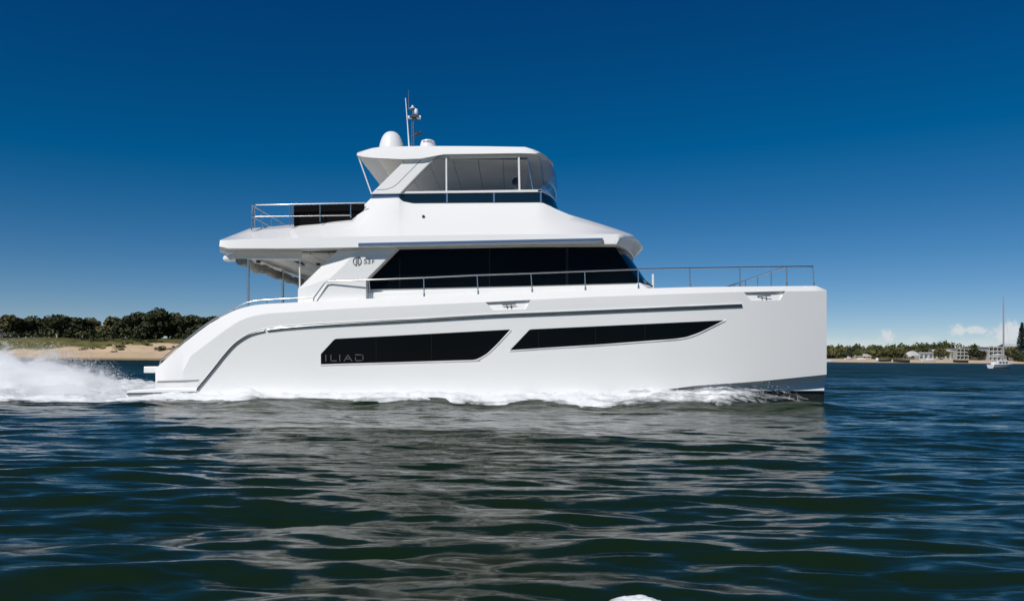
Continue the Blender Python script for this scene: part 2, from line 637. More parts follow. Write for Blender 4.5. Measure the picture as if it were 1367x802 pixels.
def make_tree(mat, h, w, seed, label, low=0.05):
    rng = np.random.default_rng(seed)
    root = empty('tree', (0, 0, 0), label, 'tree')
    tk = MB()
    lean = rng.normal(0, .06, 2)
    top = Vector((lean[0] * h, lean[1] * h, h * .62))
    tk.tube([(0, 0, -.6), top * .35, top * .7, top], [.26, .22, .16, .07], 8)
    cr_ = MB()
    nl = int(rng.integers(14, 18))
    for i in range(nl):
        az = 2 * math.pi * i / nl + rng.normal(0, .3)
        zz = h * rng.uniform(low + .02, .82)
        rad = w * .5 * rng.uniform(.35, .78) * (1 - .5 * abs(zz / h - .45))
        c = (math.cos(az) * rad, math.sin(az) * rad, zz)
        tk.tube([top * min(.95, zz / h), Vector(c)], [.09, .03], 6)
        s = rng.uniform(.75, 1.2)
        leaf_cloud(cr_, c, (w * .24 * s, w * .24 * s, h * .17 * s), 210, .30, rng)
    leaf_cloud(cr_, (lean[0] * h, lean[1] * h, h * .82), (w * .22, w * .22, h * .17), 240, .28, rng)
    tk.build('trunk', M['bark'], root, smooth=50)
    cr_.build('crown', mat, root, fix=False)
    return root


def copy_tree(o, loc, scale, rz, label, group):
    c = o.copy()
    COL.objects.link(c)
    c.location, c.scale, c.rotation_euler = loc, scale, (0, 0, rz)
    WLOC[c] = Vector(loc)
    c['label'] = label
    c['group'] = group
    for ch in o.children:
        k = ch.copy()
        COL.objects.link(k)
        k.parent = c
    return c


LG = 'trees on the dune behind the left beach'
PROTO = [make_tree(M['leaf_dark'], 7.5, 8.0, 21, ''), make_tree(M['leaf_mid'], 7.0, 7.5, 22, ''), make_tree(M['leaf_dark'], 7.2, 9.0, 23, '')]
# photo x of the trunk, photo y of the top, width (px), kind, distance, label
LEFT_TREES = [
    (-24, 417, 50, 1, 196, 'olive green tree cut off by the left edge of the picture'),
    (14, 417, 46, 1, 194, 'olive tree nearest the left picture edge, above the thickest spray'),
    (44, 421, 40, 0, 198, 'low dark tree just left of the peaked dark tree'),
    (64, 424, 36, 1, 203, 'pale olive tree set back in the dip left of the peaked dark tree'),
    (84, 418, 44, 2, 192, 'peaked very dark tree above the grass, third dark crown from the left'),
    (106, 424, 38, 0, 194, 'dark rounded tree just right of the peaked dark tree'),
    (124, 421, 40, 1, 202, 'brownish olive tree with thin top in the middle of the dune treeline'),
    (146, 419, 42, 1, 198, 'tawny olive tree with sunlit yellowish top, centre of the dune treeline'),
    (163, 425, 34, 0, 195, 'short dark tree in the gap before the tallest tree'),
    (187, 414, 40, 2, 190, 'dark tree forming the left shoulder of the tallest clump'),
    (210, 410, 50, 0, 192, 'tallest dark tree on the dune'),
    (236, 414, 40, 1, 198, 'olive tree right behind the tallest dark tree'),
    (258, 418, 44, 2, 191, 'flat topped dark tree beside the yacht stern'),
    (282, 421, 40, 0, 196, 'dark tree half hidden by the stern handrail of the yacht'),
    (318, 424, 50, 2, 198, 'dark tree wholly behind the stern of the yacht'),
]
for (px, py, wpx, kd, D, lab) in LEFT_TREES:
    base = P(px, 450, D)
    gz = left_h(base.x, D)
    tp = P(px, py, D)
    h = (tp.z - gz) * 1.0
    sc = h / 7.4
    sw = (wpx / FPX * D) / 7.6
    copy_tree(PROTO[kd], (base.x, D, gz - .15), (sw, sw, sc), random.uniform(0, 6.28), lab, LG)
for p in PROTO:
    for ch in list(p.children):
        bpy.data.objects.remove(ch)
    bpy.data.objects.remove(p)

# low shrubs in front of the trees that close the line at the ground
sm = MB()
rng = np.random.default_rng(5)
for i in range(120):
    px = rng.uniform(-70, 330)
    D = rng.uniform(187, 200)
    p = P(px, 450, D)
    s = rng.uniform(.8, 1.9)
    leaf_cloud(sm, (p.x, D, left_h(p.x, D) + .6 * s), (1.7 * s, 1.3 * s, 1.05 * s), 70, .26, rng)
o = sm.build('undergrowth', M['leaf_dark'], fix=False)
tag(o, 'low dark undergrowth at the foot of the dune trees', None, None, 'stuff')
sm = MB()
for i in range(60):
    px = rng.uniform(95, 300)
    D = rng.uniform(171, 183)
    p = P(px, 450, D)
    s = rng.uniform(.4, 1.0)
    leaf_cloud(sm, (p.x, D, left_h(p.x, D) + .15 * s), (1.5 * s, 1.0 * s, .4 * s), 45, .16, rng)
o = sm.build('dune_grass', leaf_mat('dune_plants', (0.035, 0.042, 0.014), (0.10, 0.10, 0.035), .4), fix=False)
tag(o, 'tufts of low dune plants on the sand face', None, None, 'stuff')
# small whitish post at the foot of the trees
for i, (px, lab) in enumerate([(111, 'pale square post standing in front of the dune trees, right one of two'), (76, 'pale square post standing in front of the dune trees, left one of two')]):
    D = 188
    b_ = P(px, 448, D)
    z0 = left_h(b_.x, D)
    pm = MB()
    w_ = .45 if i == 0 else .28
    pm.box((b_.x - w_ * .6, D - w_ * .6, z0 - .2), (b_.x + w_ * .6, D + w_ * .6, z0 + (1.1 if i == 0 else .9)))
    pm.box((b_.x - w_, D - w_, z0 + (1.1 if i == 0 else .9)), (b_.x + w_, D + w_, z0 + (1.28 if i == 0 else 1.02)))
    o = pm.build('post', M['walltan'], bevel=.03, origin=(b_.x, D, z0))
    tag(o, lab, 'post', 'posts before the dune trees')

# ================================================================== right shore
RD = 640.0


def right_h(x, y):
    t = y - RD - 10 * nz(x, 0, .006, 8.0) - max(0, 170 - x) * 0.3
    return float(np.interp(t, [-60, -6, 0, 14, 26, 60, 400], [-6, -.6, 0.0, 2.2, 3.0, 3.6, 8])) + (.3 * nz(x, y, .05, 2) if t > 10 else 0)


terrain('ground', 60, 1300, 300, list(np.arange(585, 760, 3)) + [800, 900, 1050], right_h,
        ground_mat('far_beach_sand', 3.0, 3.8, (0.10, 0.095, 0.04), (0.17, 0.15, 0.07), (0.60, 0.47, 0.34), 0.0, .03),
        'sandy far shore with lawns')


def RP(px, py, D):
    return P(px, py, D)


rng = np.random.default_rng(31)
wood, woodd = MB(), MB()


def crown_at(mb, px, ytop, ybot, wpx, D, n=150):
    a, b = RP(px, ytop, D), RP(px, ybot, D)
    w = wpx / FPX * D
    h = a.z - b.z
    for k in range(5):
        c = (a.x + rng.uniform(-.33, .33) * w, D + rng.uniform(-.25, .25) * w, b.z + h * rng.uniform(.3, .72))
        leaf_cloud(mb, c, (w * .30, w * .30, h * .30), n // 3, .8, rng)


ytop_r = itp([(1080, 463), (1110, 460), (1118, 459), (1130, 462), (1145, 460), (1170, 461), (1200, 459), (1215, 460), (1235, 457), (1260, 456.5), (1275, 458),
              (1290, 463), (1300, 459), (1315, 463), (1330, 462), (1345, 463), (1367, 459), (1480, 458)])
for px in np.arange(1040, 1480, 4.2):
    for k, D in enumerate((735, 705, 680)):
        yt = ytop_r(px) - 2.0 + (0, 3.5, 7)[k] + rng.uniform(-.8, 2.2)
        if k == 2 and (1212 < px < 1250 or 1262 < px < 1300 or 1310 < px < 1348):
            continue
        if k == 1 and (1270 < px < 1296 or 1316 < px < 1347):
            continue
        crown_at(woodd if rng.uniform() < .33 else wood, px + rng.uniform(-2, 2), yt, 478, rng.uniform(8, 15), D + rng.uniform(-6, 6), 140)
o = wood.build('woodland', M['leaf_far'], fix=False)
tag(o, 'olive green wood along the far right shore', None, None, 'stuff')
o = woodd.build('woodland', M['leaf_fardark'], fix=False)
tag(o, 'dark green trees mixed through the far right wood', None, None, 'stuff')


def far_tree(name, px, ytop, ybot, wpx, D, mat, label, cat='tree'):
    b = RP(px, ybot, D)
    gz = right_h(b.x, D)
    root = empty(name, (b.x, D, gz), label, cat)
    tk, cw = MB(), MB()
    a = RP(px, ytop, D)
    tk.tube([(b.x, D, gz - .5), (b.x, D, gz + (a.z - gz) * .6)], [.6, .3], 7)
    crown_at(cw, px, ytop, ybot, wpx, D, 420)
    tk.build('trunk', M['bark'], root)
    cw.build('crown', mat, root, fix=False)


far_tree('tree', 1306, 463.5, 477.5, 21, 668, M['leaf_fardark'], 'dark bushy tree standing between the two white apartment buildings')
far_tree('tree', 1352, 461, 479, 20, 664, M['leaf_far'], 'olive tree right of the moored sailing boat, below the tall pine')
far_tree('tree', 1361, 470, 484, 14, 655, M['leaf_fardark'], 'dark low tree at the waterside by the right picture edge')

# tall columnar pine at the right edge
pb = RP(1364, 478, 700)
gz = right_h(pb.x, 700)
root = empty('pine_tree', (pb.x, 700, gz), 'tall narrow pine rising above the wood at the right picture edge', 'pine tree')
tk, cw = MB(), MB()
ptop = RP(1364, 431, 700)
H = ptop.z - gz
tk.tube([(pb.x, 700, gz - .5), (pb.x, 700, gz + H * .97)], [.7, .1], 7)
for k in range(22):
    t = k / 21
    zz = gz + H * (.18 + .81 * t)
    rad = 4.6 * (1 - t) ** .8 + .5
    for j in range(9):
        az = j * 6.283 / 9 + k * .4
        for q in range(6):
            rr = rad * (q + .7) / 6
            leaf_cloud(cw, (pb.x + rr * math.cos(az), 700 + rr * math.sin(az), zz + .12 * rr), (.5, .5, .35), 2, .62, rng)
tk.build('trunk', M['bark'], root)
cw.build('crown', M['leaf_pine'], root, fix=False)


# ------------------------------------------------------------------ buildings on the far shore
def flat_block(px0, px1, ytop, D, storeys, label, bays, roof_over=.6):
    a, b = RP(px0, ytop, D), RP(px1, ytop, D)
    gz = right_h(a.x, D)
    root = empty('apartment_building', ((a.x + b.x) / 2, D, gz), label, 'building')
    w = MB()
    dep = 14
    w.box((a.x, D, gz - 1), (b.x, D + dep, a.z - .5))
    w.build('wall', M['wallwhite'], root)
    r = MB()
    r.box((a.x - roof_over, D - 2.0, a.z - .5), (b.x + roof_over, D + dep + .5, a.z))
    r.build('roof', M['wallwhite'], root)
    sh = (a.z - .5 - gz) / storeys
    bw = (b.x - a.x) / bays
    for s in range(storeys):
        z0 = gz + s * sh
        if s:
            sl = MB()
            sl.box((a.x, D - 1.8, z0 - .15), (b.x, D - .003, z0 + .15))
            bal = sl.build('balcony', M['wallwhite'], root)
            rl = MB()
            rl.box((a.x, D - 1.8, z0 + .153), (b.x, D - 1.72, z0 + 1.0))
            rl.build('railing', M['roofgrey'], bal)
        for k in range(bays):
            x0 = a.x + bw * k
            g = MB()
            g.box((x0 + bw * .18, D - .05, z0 + .35), (x0 + bw * .82, D + .1, z0 + sh * .82))
            g.build('window', M['window'], root)
    for k in range(bays + 1):
        x0 = a.x + bw * k
        c = MB()
        c.box((x0 - .2, D - 1.95, gz - .5), (x0 + .2, D - 1.6, a.z - .503))
        c.build('column', M['wallwhite'], root)


flat_block(1276, 1296, 465, 690, 3, 'white three storey apartment block with balconies, left of the dark tree', 4)
flat_block(1319, 1347, 463, 668, 3, 'white apartment block with balconies behind the moored sailing boat', 5)


def house(px0, px1, yeave, yridge, D, wallm, roofm, label, dep=9, bays=3):
    a, b = RP(px0, yeave, D), RP(px1, yeave, D)
    gz = right_h(a.x, D)
    zr = RP(px0, yridge, D).z
    root = empty('house', ((a.x + b.x) / 2, D, gz), label, 'house')
    w = MB()
    w.box((a.x, D, gz - 1), (b.x, D + dep, a.z))
    w.build('wall', wallm, root)
    r = MB()
    o_ = .6
    r.prism([(a.x - o_, D - o_, a.z), (b.x + o_, D - o_, a.z), (b.x - 1.5, D + dep / 2, zr), (a.x + 1.5, D + dep / 2, zr)], (0, 0, .25))
    r.prism([(b.x + o_, D + dep + o_, a.z), (a.x - o_, D + dep + o_, a.z), (a.x + 1.5, D + dep / 2 + .01, zr), (b.x - 1.5, D + dep / 2 + .01, zr)], (0, 0, .25))
    r.build('roof', roofm, root)
    for k in range(bays):
        x0 = a.x + (b.x - a.x) * (k + .2) / bays
        g = MB()
        g.box((x0, D - .06, gz + .9), (x0 + (b.x - a.x) * .55 / bays, D + .1, max(gz + 1.5, a.z - .5)))
        g.build('window', M['window'], root)


house(1245, 1275, 469, 466.5, 695, M['wallwhite'], M['wallwhite'], 'long low pale house left of the three storey block', 10, 5)
house(1141, 1163, 475.5, 472.5, 672, M['walltan'], M['wallwhite'], 'low tan beach house with pale roof on the sand near the yacht bow', 9, 4)
house(1227, 1246, 472.5, 470, 680, M['wallwhite'], M['roofgrey'], 'small white house with grey roof beside the white marquee', 8, 3)
house(1340, 1362, 462.5, 459, 720, M['wallwhite'], M['wallwhite'], 'pale roofed house high behind the right apartment block', 9, 3)

# white marquee
a, b = RP(1210, 473, 665), RP(1230, 473, 665)
gz = right_h(a.x, 665)
root = empty('marquee', ((a.x + b.x) / 2, 665, gz), 'white peaked marquee tent in front of the wood', 'tent')
c = MB()
top = RP(1220, 468.3, 668).z
rows = []
for k in range(13):
    t = k / 12
    x = a.x + (b.x - a.x) * t
    zz = a.z - 1.0 + (top - a.z + 1.0) * math.sin(math.pi * min(1, t * .9 + .12)) ** .7
    rows.append([Vector((x, 662, a.z - 1.2)), Vector((x, 666, zz)), Vector((x, 670, a.z - 1.2)), Vector((x, 666, zz - .25))])
c.loops(rows)
c.build('canopy', M['wallwhite'], root, smooth=40)
for k, (x, y) in enumerate([(a.x + .3, 662.2), (b.x - .3, 662.2), (a.x + .3, 669.8), (b.x - .3, 669.8)]):
    l = MB()
    l.tube([(x, y, gz - .3), (x, y, a.z - 1.1)], .12, 6)
    l.build('pole', M['mast'], root)


# ------------------------------------------------------------------ small boats
def hull_rows(L, B, Hh, sheer=.25, n=13, transom=.8):
    rows = []
    for k in range(n):
        t = k / (n - 1)
        x = (t - .5) * L
        w = B / 2 * (transom + (1 - transom) * min(1, t * 2.2)) * (1 - max(0, (t - .5) / .5) ** 2.4 * .97)
        zt = Hh * (1 + sheer * t * t)
        zb = -.25 * (1 - t ** 6) + Hh * .55 * max(0, (t - .82) / .18) ** 2
        rows.append([Vector((x, -w, zt)), Vector((x, -w * .86, zt * .4)), Vector((x, -w * .45, zb * .6)), Vector((x, 0, zb)),
                     Vector((x, w * .45, zb * .6)), Vector((x, w * .86, zt * .4)), Vector((x, w, zt)), Vector((x, 0, zt * 1.02))])
    return rows


def small_boat(px, D, L, rz, hullm, label, cabin=True, z=None, group=None, tower=False, cat='boat', name='motor_boat'):
    p = RP(px, 480, D)
    zz = right_h(p.x, D) + .25 if z is None else z
    root = empty(name, (p.x, D, zz), label, cat, group)
    WLOC[root] = Vector((0, 0, 0))
    root.rotation_euler = (0, 0, rz)
    Hh = L * .14
    hb = MB()
    hb.loops(hull_rows(L, L * .32, Hh))
    hb.build('hull', hullm, root, smooth=40)
    if cabin:
        cb = MB()
        w = L * .11
        cb.prism([(-L * .12, -w, Hh), (L * .25, -w, Hh * 1.1), (L * .12, -w, Hh + L * .13), (-L * .12, -w, Hh + L * .13)], (0, 2 * w, 0))
        cb.build('cabin', M['white'], root, bevel=.05)
        for s in (-1, 1):
            g = MB()
            g.box((-L * .09, s * (w + .02) - .015, Hh + L * .06), (L * .12, s * (w + .02) + .015, Hh + L * .105))
            g.build('window', M['window'], root)
        if tower:
            tw = MB()
            tw.box((-L * .16, -w, Hh + L * .22), (L * .08, w, Hh + L * .235))
            tw.build('canopy', M['white'], root, bevel=.02)
            for sx in (-.14, .06):
                for s in (-1, 1):
                    q = MB()
                    q.tube([(L * sx, s * w * .9, Hh + L * .1), (L * sx, s * w * .9, Hh + L * .22)], .05, 6)
                    q.build('post', M['mast'], root)
    else:
        for q in (-.18, .08):
            th = MB()
            th.box((L * q, -L * .13, Hh * .9), (L * q + .35, L * .13, Hh * 1.06))
            th.build('thwart', M['roofgrey'], root)
    return root


BG = 'boats along the far beach'
small_boat(1109, 634, 8.5, 2.9, M['white'], 'white boat at the waterline just beside the yacht bow', True, .15, BG)
small_boat(1133, 655, 8.0, .35, M['white'], 'white cabin boat on the sand left of the tan beach house', True, None, BG, True)
small_boat(1150, 652, 7.0, 2.6, M['white'], 'white boat pulled up in front of the tan beach house', True, None, BG)
small_boat(1171, 650, 7.5, 1.1, M['white'], 'white boat stern on to the sea beside the dark open boats', True, None, BG)
small_boat(1182, 645, 11, .12, M['hulldark'], 'dark open boat on the sand, left of the two dark ones', False, None, BG)
small_boat(1203, 643, 13, 3.0, M['hulldark'], 'long dark open boat on the sand, right of the two dark ones', False, None, BG)
small_boat(1240, 648, 12.5, .1, M['white'], 'white cabin cruiser with canopy in front of the small white house', True, None, BG, True)
small_boat(1282, 646, 12, 3.05, M['hulldark'], 'dark low boat alone on the sand below the three storey block', False, None, BG)

# moored sailing boat
sx = P(1337, 490, 140)
root = empty('sailing_boat', (sx.x, 140, 0.05), 'white moored sailing boat with blue trim and a tall mast', 'sailing boat')
WLOC[root] = Vector((0, 0, 0))
root.rotation_euler = (0, 0, 0.35)
hb = MB()
hb.loops(hull_rows(5.6, 2.0, .62, .3, 15, .75))
hl = hb.build('hull', M['white'], root, smooth=40)
for s in (-1, 1):
    st = MB()
    rows = hull_rows(5.62, 2.04, .62, .3, 15, .75)
    st.tube([r[0] if s < 0 else r[6] for r in rows], .05, 6)
    st.build('stripe', M['hullblue'], hl)
cb = MB()
cb.prism([(-1.9, -.75, .6), (1.2, -.7, .72), (.7, -.6, 1.35), (-1.9, -.65, 1.35)], (0, 1.4, 0))
cbo = cb.build('cabin', M['white'], root, bevel=.06)
for q in (-1.5, -.7, .1):
    for y0 in (-.78, .62):
        g = MB()
        g.box((q, y0, .92), (q + .5, y0 + .12, 1.2))
        g.build('window', M['window'], cbo)
bi = MB()
bi.prism([(-2.5, -.85, 1.95), (-.6, -.85, 2.05), (-.6, -.85, 2.12), (-2.5, -.85, 2.02)], (0, 1.7, 0))
bi.build('bimini', M['radome'], root)
for q in (-2.4, -.7):
    for s in (-.8, .8):
        t = MB()
        t.tube([(q, s, .6), (q, s, 2.0)], .025, 6)
        t.build('post', M['mast'], root)
ms = MB()
ms.tube([(.5, 0, .7), (.42, 0, 8), (.25, 0, 13.2)], [.15, .13, .07], 10)
ms.build('mast', M['mast'], root)
bm_ = MB()
bm_.tube([(.45, 0, 2.3), (-2.3, 0, 2.35)], .05, 8)
bmo = bm_.build('boom', M['mast'], root)
bm_ = MB()
bm_.tube([(.35, 0, 2.42), (-.8, 0, 2.5), (-2.2, 0, 2.44)], [.12, .15, .08], 8)
bm_.build('furled_sail', M['radome'], bmo)
for q in ((2.7, 0, .8), (-2.7, 0, .65)):
    wr = MB()
    wr.tube([q, (.27, 0, 12.9)], .012, 4)
    wr.build('stay', M['mast'], root)

# ================================================================== the yacht
CEN = 21.4
YB = P(636, 478, CEN)
yacht = empty('motor_yacht', (YB.x, CEN, 0.0), 'large white three deck motor catamaran speeding past the beach with black windows', 'yacht')


def inset(px):
    t = max(0.0, (px - 850) / 253.0)
    return 0.75 * t ** 2.2


top_l = itp([(207.5, 490), (211.3, 488.5), (243.6, 459.6), (262, 445), (278.7, 432.7), (295, 423.2), (311.5, 415.1), (322, 411.3), (332.6, 408.6), (342, 406.8), (353.6, 405.7), (397, 403.4),
             (490, 398.6), (566, 395.9), (638, 392.8), (711, 390), (781, 387.6), (853, 385.2), (920, 383.2), (987, 382.5), (1089.5, 381.6), (1103.5, 387.2)])
bor_l = itp([(207.5, 509), (240, 508), (243, 500), (250.7, 478), (281, 455), (300, 441), (313.9, 431.5), (325, 425.7), (337, 422), (356, 418.6), (410, 415), (470, 411.3), (645.6, 403.2), (799, 396), (920, 391.8), (986, 389.6), (1103.5, 388.2)])
chi_l = itp([(200, 545), (800, 538), (850, 525), (930, 514.5), (989, 510.6), (1032, 507), (1103.5, 499.7)])

def hy_(px):
    return 18.0 + inset(px)


hull = MB()
STN = sorted(set(list(np.linspace(207.5, 1103.5, 96)) + [211.3, 243.6, 278.7, 295, 311.5, 332.6, 353.6, 1089.5, 1098]))
rows_o, rows_l, rows_t = [], [], []
for px in STN:
    i = inset(px)
    tb = max(0.0, (px - 850) / 253.0)
    Yo = 18.0 + i
    Yin = 19.75 - 0.35 * tb ** 2
    B = P(px, top_l(px), 18.22 + i * .9)
    C = P(px, max(bor_l(px), top_l(px) + .6), Yo)
    D = P(px, chi_l(px), Yo)
    D2 = P(px, chi_l(px), Yo + .22 + .05 * tb)
    D2.z += .03
    px2 = min(px, 1100.3)
    E = P(px2, 521.5, Yo + .30 + .05 * tb)
    E.z = min(E.z, D2.z - .02)
    E2 = E + Vector((0, .04, -.9))
    T = Vector((B.x, 18.75 + i * .6, B.z))
    IN = Vector((B.x, Yin, B.z - .02))
    IB = Vector((E.x, Yin - .1, E.z))
    IB2 = Vector((E.x, Yin - .2, E.z - .9))
    rows_o.append([IB, IN, T, B, C, D, D2, E])
    rows_l.append([E, E2, IB2, IB])
hull.grid(rows_o, 0)
hull.grid(rows_l, 1)
hull.add(rows_o[0] + rows_l[0][1:3], [tuple(range(9, -1, -1))], 0)
hull.add(rows_o[-1], [tuple(range(8))], 0)
hull.add(rows_l[-1], [(0, 1, 2, 3)], 1)
hull.mirror()
# bridge deck between the two hulls
zdk = P(600, 402, 18.2).z
x0, x1 = P(300, 480, 18).x, P(1062, 480, 18).x
bd_ = MB()
bd_.prism([(x0, 19.70, .75), (x1 - .6, 19.70, .95), (x1, 19.70, zdk - .55), (x1, 19.70, zdk - .12), (x0, 19.70, zdk - .35)], (0, 2 * (CEN - 19.70), 0))
hull_o = hull.build('hull', [M['gelcoat'], M['antifoul']], yacht, smooth=22)


ch = MB()
c4 = [P(1058, 521.2, hy_(1058) + .27), P(1100.2, 510.4, hy_(1100) + .325), P(1100.2, 521.2, hy_(1100) + .27), P(1058, 521.6, hy_(1058) + .27)]
ch.prism(c4[:3], (0, .1, 0))
ch.build('bow_chine', M['gelcoat'], hull_o)
ch.flipped().build('bow_chine', M['gelcoat'], hull_o)


def part(mb, name, mat, parent=None, both=False, **k):
    """near part, and its twin on the far side when both"""
    o = mb.build(name, mat, parent or yacht, **k)
    if both:
        q = mb.flipped().build(name, mat, parent or yacht, **k)
        return o, q
    return o


def hy(px, d):
    return 18.0 + inset(px) - d


# rub rail: forward length and the swept stern length, a small gap between them
rr = MB()
fw = smooth_poly([(990, 407.6), (920, 410.7), (860, 413.2), (760, 417.4), (660, 421.5), (560, 427.2), (470, 432.0), (420, 434.9), (380, 438), (357, 440.6)], 5)
rr.tube([P(p.x, p.y, hy(p.x, .015)) for p in [Vector((a[0], a[1], 0)) for a in fw]], .036, 8, sq=(1.0, 1.0))
part(rr, 'rub_rail', M['rubrail'], hull_o, True, smooth=60)
rr = MB()
aw = smooth_poly([(353.5, 441.4), (342, 444.2), (330, 448.6), (313.9, 459.5), (300, 474.5), (290.5, 486.5), (276, 504.5), (263, 520.5)], 5)
rr.tube([P(p[0], p[1], hy(p[0], .012)) for p in aw], .030, 8)
part(rr, 'rub_rail', M['rubrail'], hull_o, True, smooth=60)
# white upper lip above the rub rail (a soft moulded step)
lp = MB()
lp.tube([P(p[0], p[1] - 2.3, hy(p[0], -.002)) for p in list(fw) + list(aw[1:-3])], .017, 6)
part(lp, 'moulding', M['gelcoat'], hull_o, True, smooth=60)
# recessed groove at the stern quarter
gv = MB()
gv.prism([P(210, 508.2, 17.992), P(266, 506.6, 17.992), P(264, 508.4, 17.992), P(247, 509.8, 17.992), P(210, 510.6, 17.992)], (0, .02, 0))
part(gv, 'groove', M['roofgrey'], hull_o, True)


# hull side windows
def strip_window(topl, botl, px0, px1, d, n=44):
    t, b = itp(topl), itp(botl)
    mb = MB()
    f, k_ = [], []
    for px in np.linspace(px0, px1, n):
        f.append((P(px, t(px), hy(px, d)), P(px, max(b(px), t(px) + .05), hy(px, d))))
    rows = [[a, c, c + Vector((0, .03, 0)), a + Vector((0, .03, 0))] for a, c in f]
    mb.loops(rows)
    return mb


aw_t = [(428.3, 472.4), (446.8, 452.2), (681, 439.7)]
aw_b = [(428.3, 486), (630.7, 480.2), (636, 479.2), (643, 476.0), (650.4, 471.3), (663.6, 458.6), (681, 439.9)]
fw_t = [(681.1, 467.0), (707.3, 439.5), (967.2, 427.4)]
fw_b = [(681.1, 467.2), (796.8, 459.7), (898.8, 452.2), (916.2, 449.7), (933.6, 443.5), (967.2, 427.6)]
wo = part(strip_window(aw_t, aw_b, 428.3, 681, .008, 90), 'hull_window', M['glass'], hull_o, True)
wf = part(strip_window(fw_t, fw_b, 681.1, 967.2, .008, 90), 'hull_window', M['glass'], hull_o, True)
for pts, tw in (([(427.6, 487), (520, 484.4), (630.7, 481.2), (637, 480), (644, 476.6), (651.3, 472.0), (664.6, 459.4), (682.5, 440)], wo),
                ([(680, 468.2), (740, 464.2), (796.8, 460.8), (860, 456.2), (899, 453.2), (917, 450.5), (934.5, 444.4), (968.5, 427.4)], wf)):
    fr = MB()
    fr.tube([P(p[0], p[1], hy(p[0], .002)) for p in smooth_poly([(a, b) for a, b in pts], 4)], .019, 6)
    part(fr, 'window_lip', M['white'], hull_o, True, smooth=60)
for px, ya, yb, d, k in ((502, 450.5, 482.5, .012, wo), (576, 446.6, 480.5, .012, wo), (719, 440.4, 463.2, .012, wf), (795, 436.5, 458.8, .012, wf), (861, 433.4, 453.8, .012, wf)):
    ml = MB()
    ml.prism([P(px - .5, ya, hy(px, d)), P(px + .5, ya, hy(px, d)), P(px + .5, yb, hy(px, d)), P(px - .5, yb, hy(px, d))], (0, .02, 0))
    ml.build('mullion', M['mullion'], k[0])


# lettering along the aft hull window: strokes on a slanted baseline
def strokes(lines, w, Y, thick=.006):
    mb = MB()
    for pts in lines:
        pp = [P(a, b, Y) for a, b in pts]
        for a, b in zip(pp[:-1], pp[1:]):
            t = (b - a).normalized()
            n = Vector((t.z, 0, -t.x)) * w / 2
            e = t * w / 2
            mb.prism([a - e + n, b + e + n, b + e - n, a - e - n], (0, -thick, 0))
    return mb


def bl(x):     # baseline / cap line of the lettering
    return 481.8 - (x - 434) * .012, 474.0 - (x - 434) * .012


L = []
b_, t_ = bl(434.5); L.append([(435, b_), (435, t_)])
b_, t_ = bl(442); L.append([(441.8, t_), (441.8, b_), (449, b_ - .1)])
b_, t_ = bl(453.5); L.append([(453.6, b_), (453.6, t_)])
b_, t_ = bl(464); L.append([(459.6, b_), (464.5, t_), (469.6, b_ - .1)]); L.append([(461.8, b_ - 2.6), (467.4, b_ - 2.7)])
b_, t_ = bl(480); L.append([(474.6, t_), (482.5, t_ - .1), (484.8, t_ + 1.6), (484.8, b_ - 1.7), (482.5, b_ - .1), (474.6, b_), (474.6, b_ - 4.2)])
strokes(L, .021, 17.988).build('lettering', M['silver'], wo[0])


# mooring cleat pockets: wedges cut out of the bulwark, deep at the top
bd_.build('bridge_deck', M['gelcoat'], yacht)
cut = MB()
for q in ([(645.6, 403.4), (710.4, 400.2), (701.9, 412.6), (658.6, 413.8)], [(990.8, 390.2), (1050.4, 388.4), (1041, 400.4), (1002, 401.0)]):
    o4 = [P(a, b, hy(a, .25)) for a, b in q]
    i4 = [P(q[0][0] + 3, q[0][1], hy(q[0][0], -.085)), P(q[1][0] - 3, q[1][1], hy(q[1][0], -.085)), P(q[2][0], q[2][1], hy(q[2][0], -.02)), P(q[3][0], q[3][1], hy(q[3][0], -.02))]
    cut.add(o4 + i4, [(0, 1, 2, 3), (7, 6, 5, 4), (0, 4, 5, 1), (1, 5, 6, 2), (2, 6, 7, 3), (3, 7, 4, 0)])
cut.mirror()
cut_o = cut.build('cutter', M['gelcoat'], yacht)
bo = hull_o.modifiers.new('cut', 'BOOLEAN')
bo.operation, bo.object, bo.solver = 'DIFFERENCE', cut_o, 'EXACT'
bpy.context.view_layer.update()
me = bpy.data.meshes.new_from_object(hull_o.evaluated_get(bpy.context.evaluated_depsgraph_get()))
hull_o.modifiers.clear()
hull_o.data = me
bpy.data.objects.remove(cut_o)
me.polygons.foreach_set('use_smooth', [True] * len(me.polygons))
me.set_sharp_from_angle(angle=R(22))
for cx, cy in ((679.5, 408.3), (1020, 396.8)):
    cl = MB()
    w = .014
    Yc = hy(cx, .0)
    cl.tube([P(cx - 9, cy - 1.4, Yc), P(cx + 9, cy - 2.2, Yc)], [w * .8, w * .8], 8)
    for s in (-3, 3):
        cl.tube([P(cx + s, cy - 2, Yc), P(cx + s * .9, cy + 2.0, Yc), P(cx + s * .9, cy + 2.2, Yc + .06)], w * .8, 8)
    part(cl, 'cleat', M['rubrail'], hull_o, True, smooth=60)

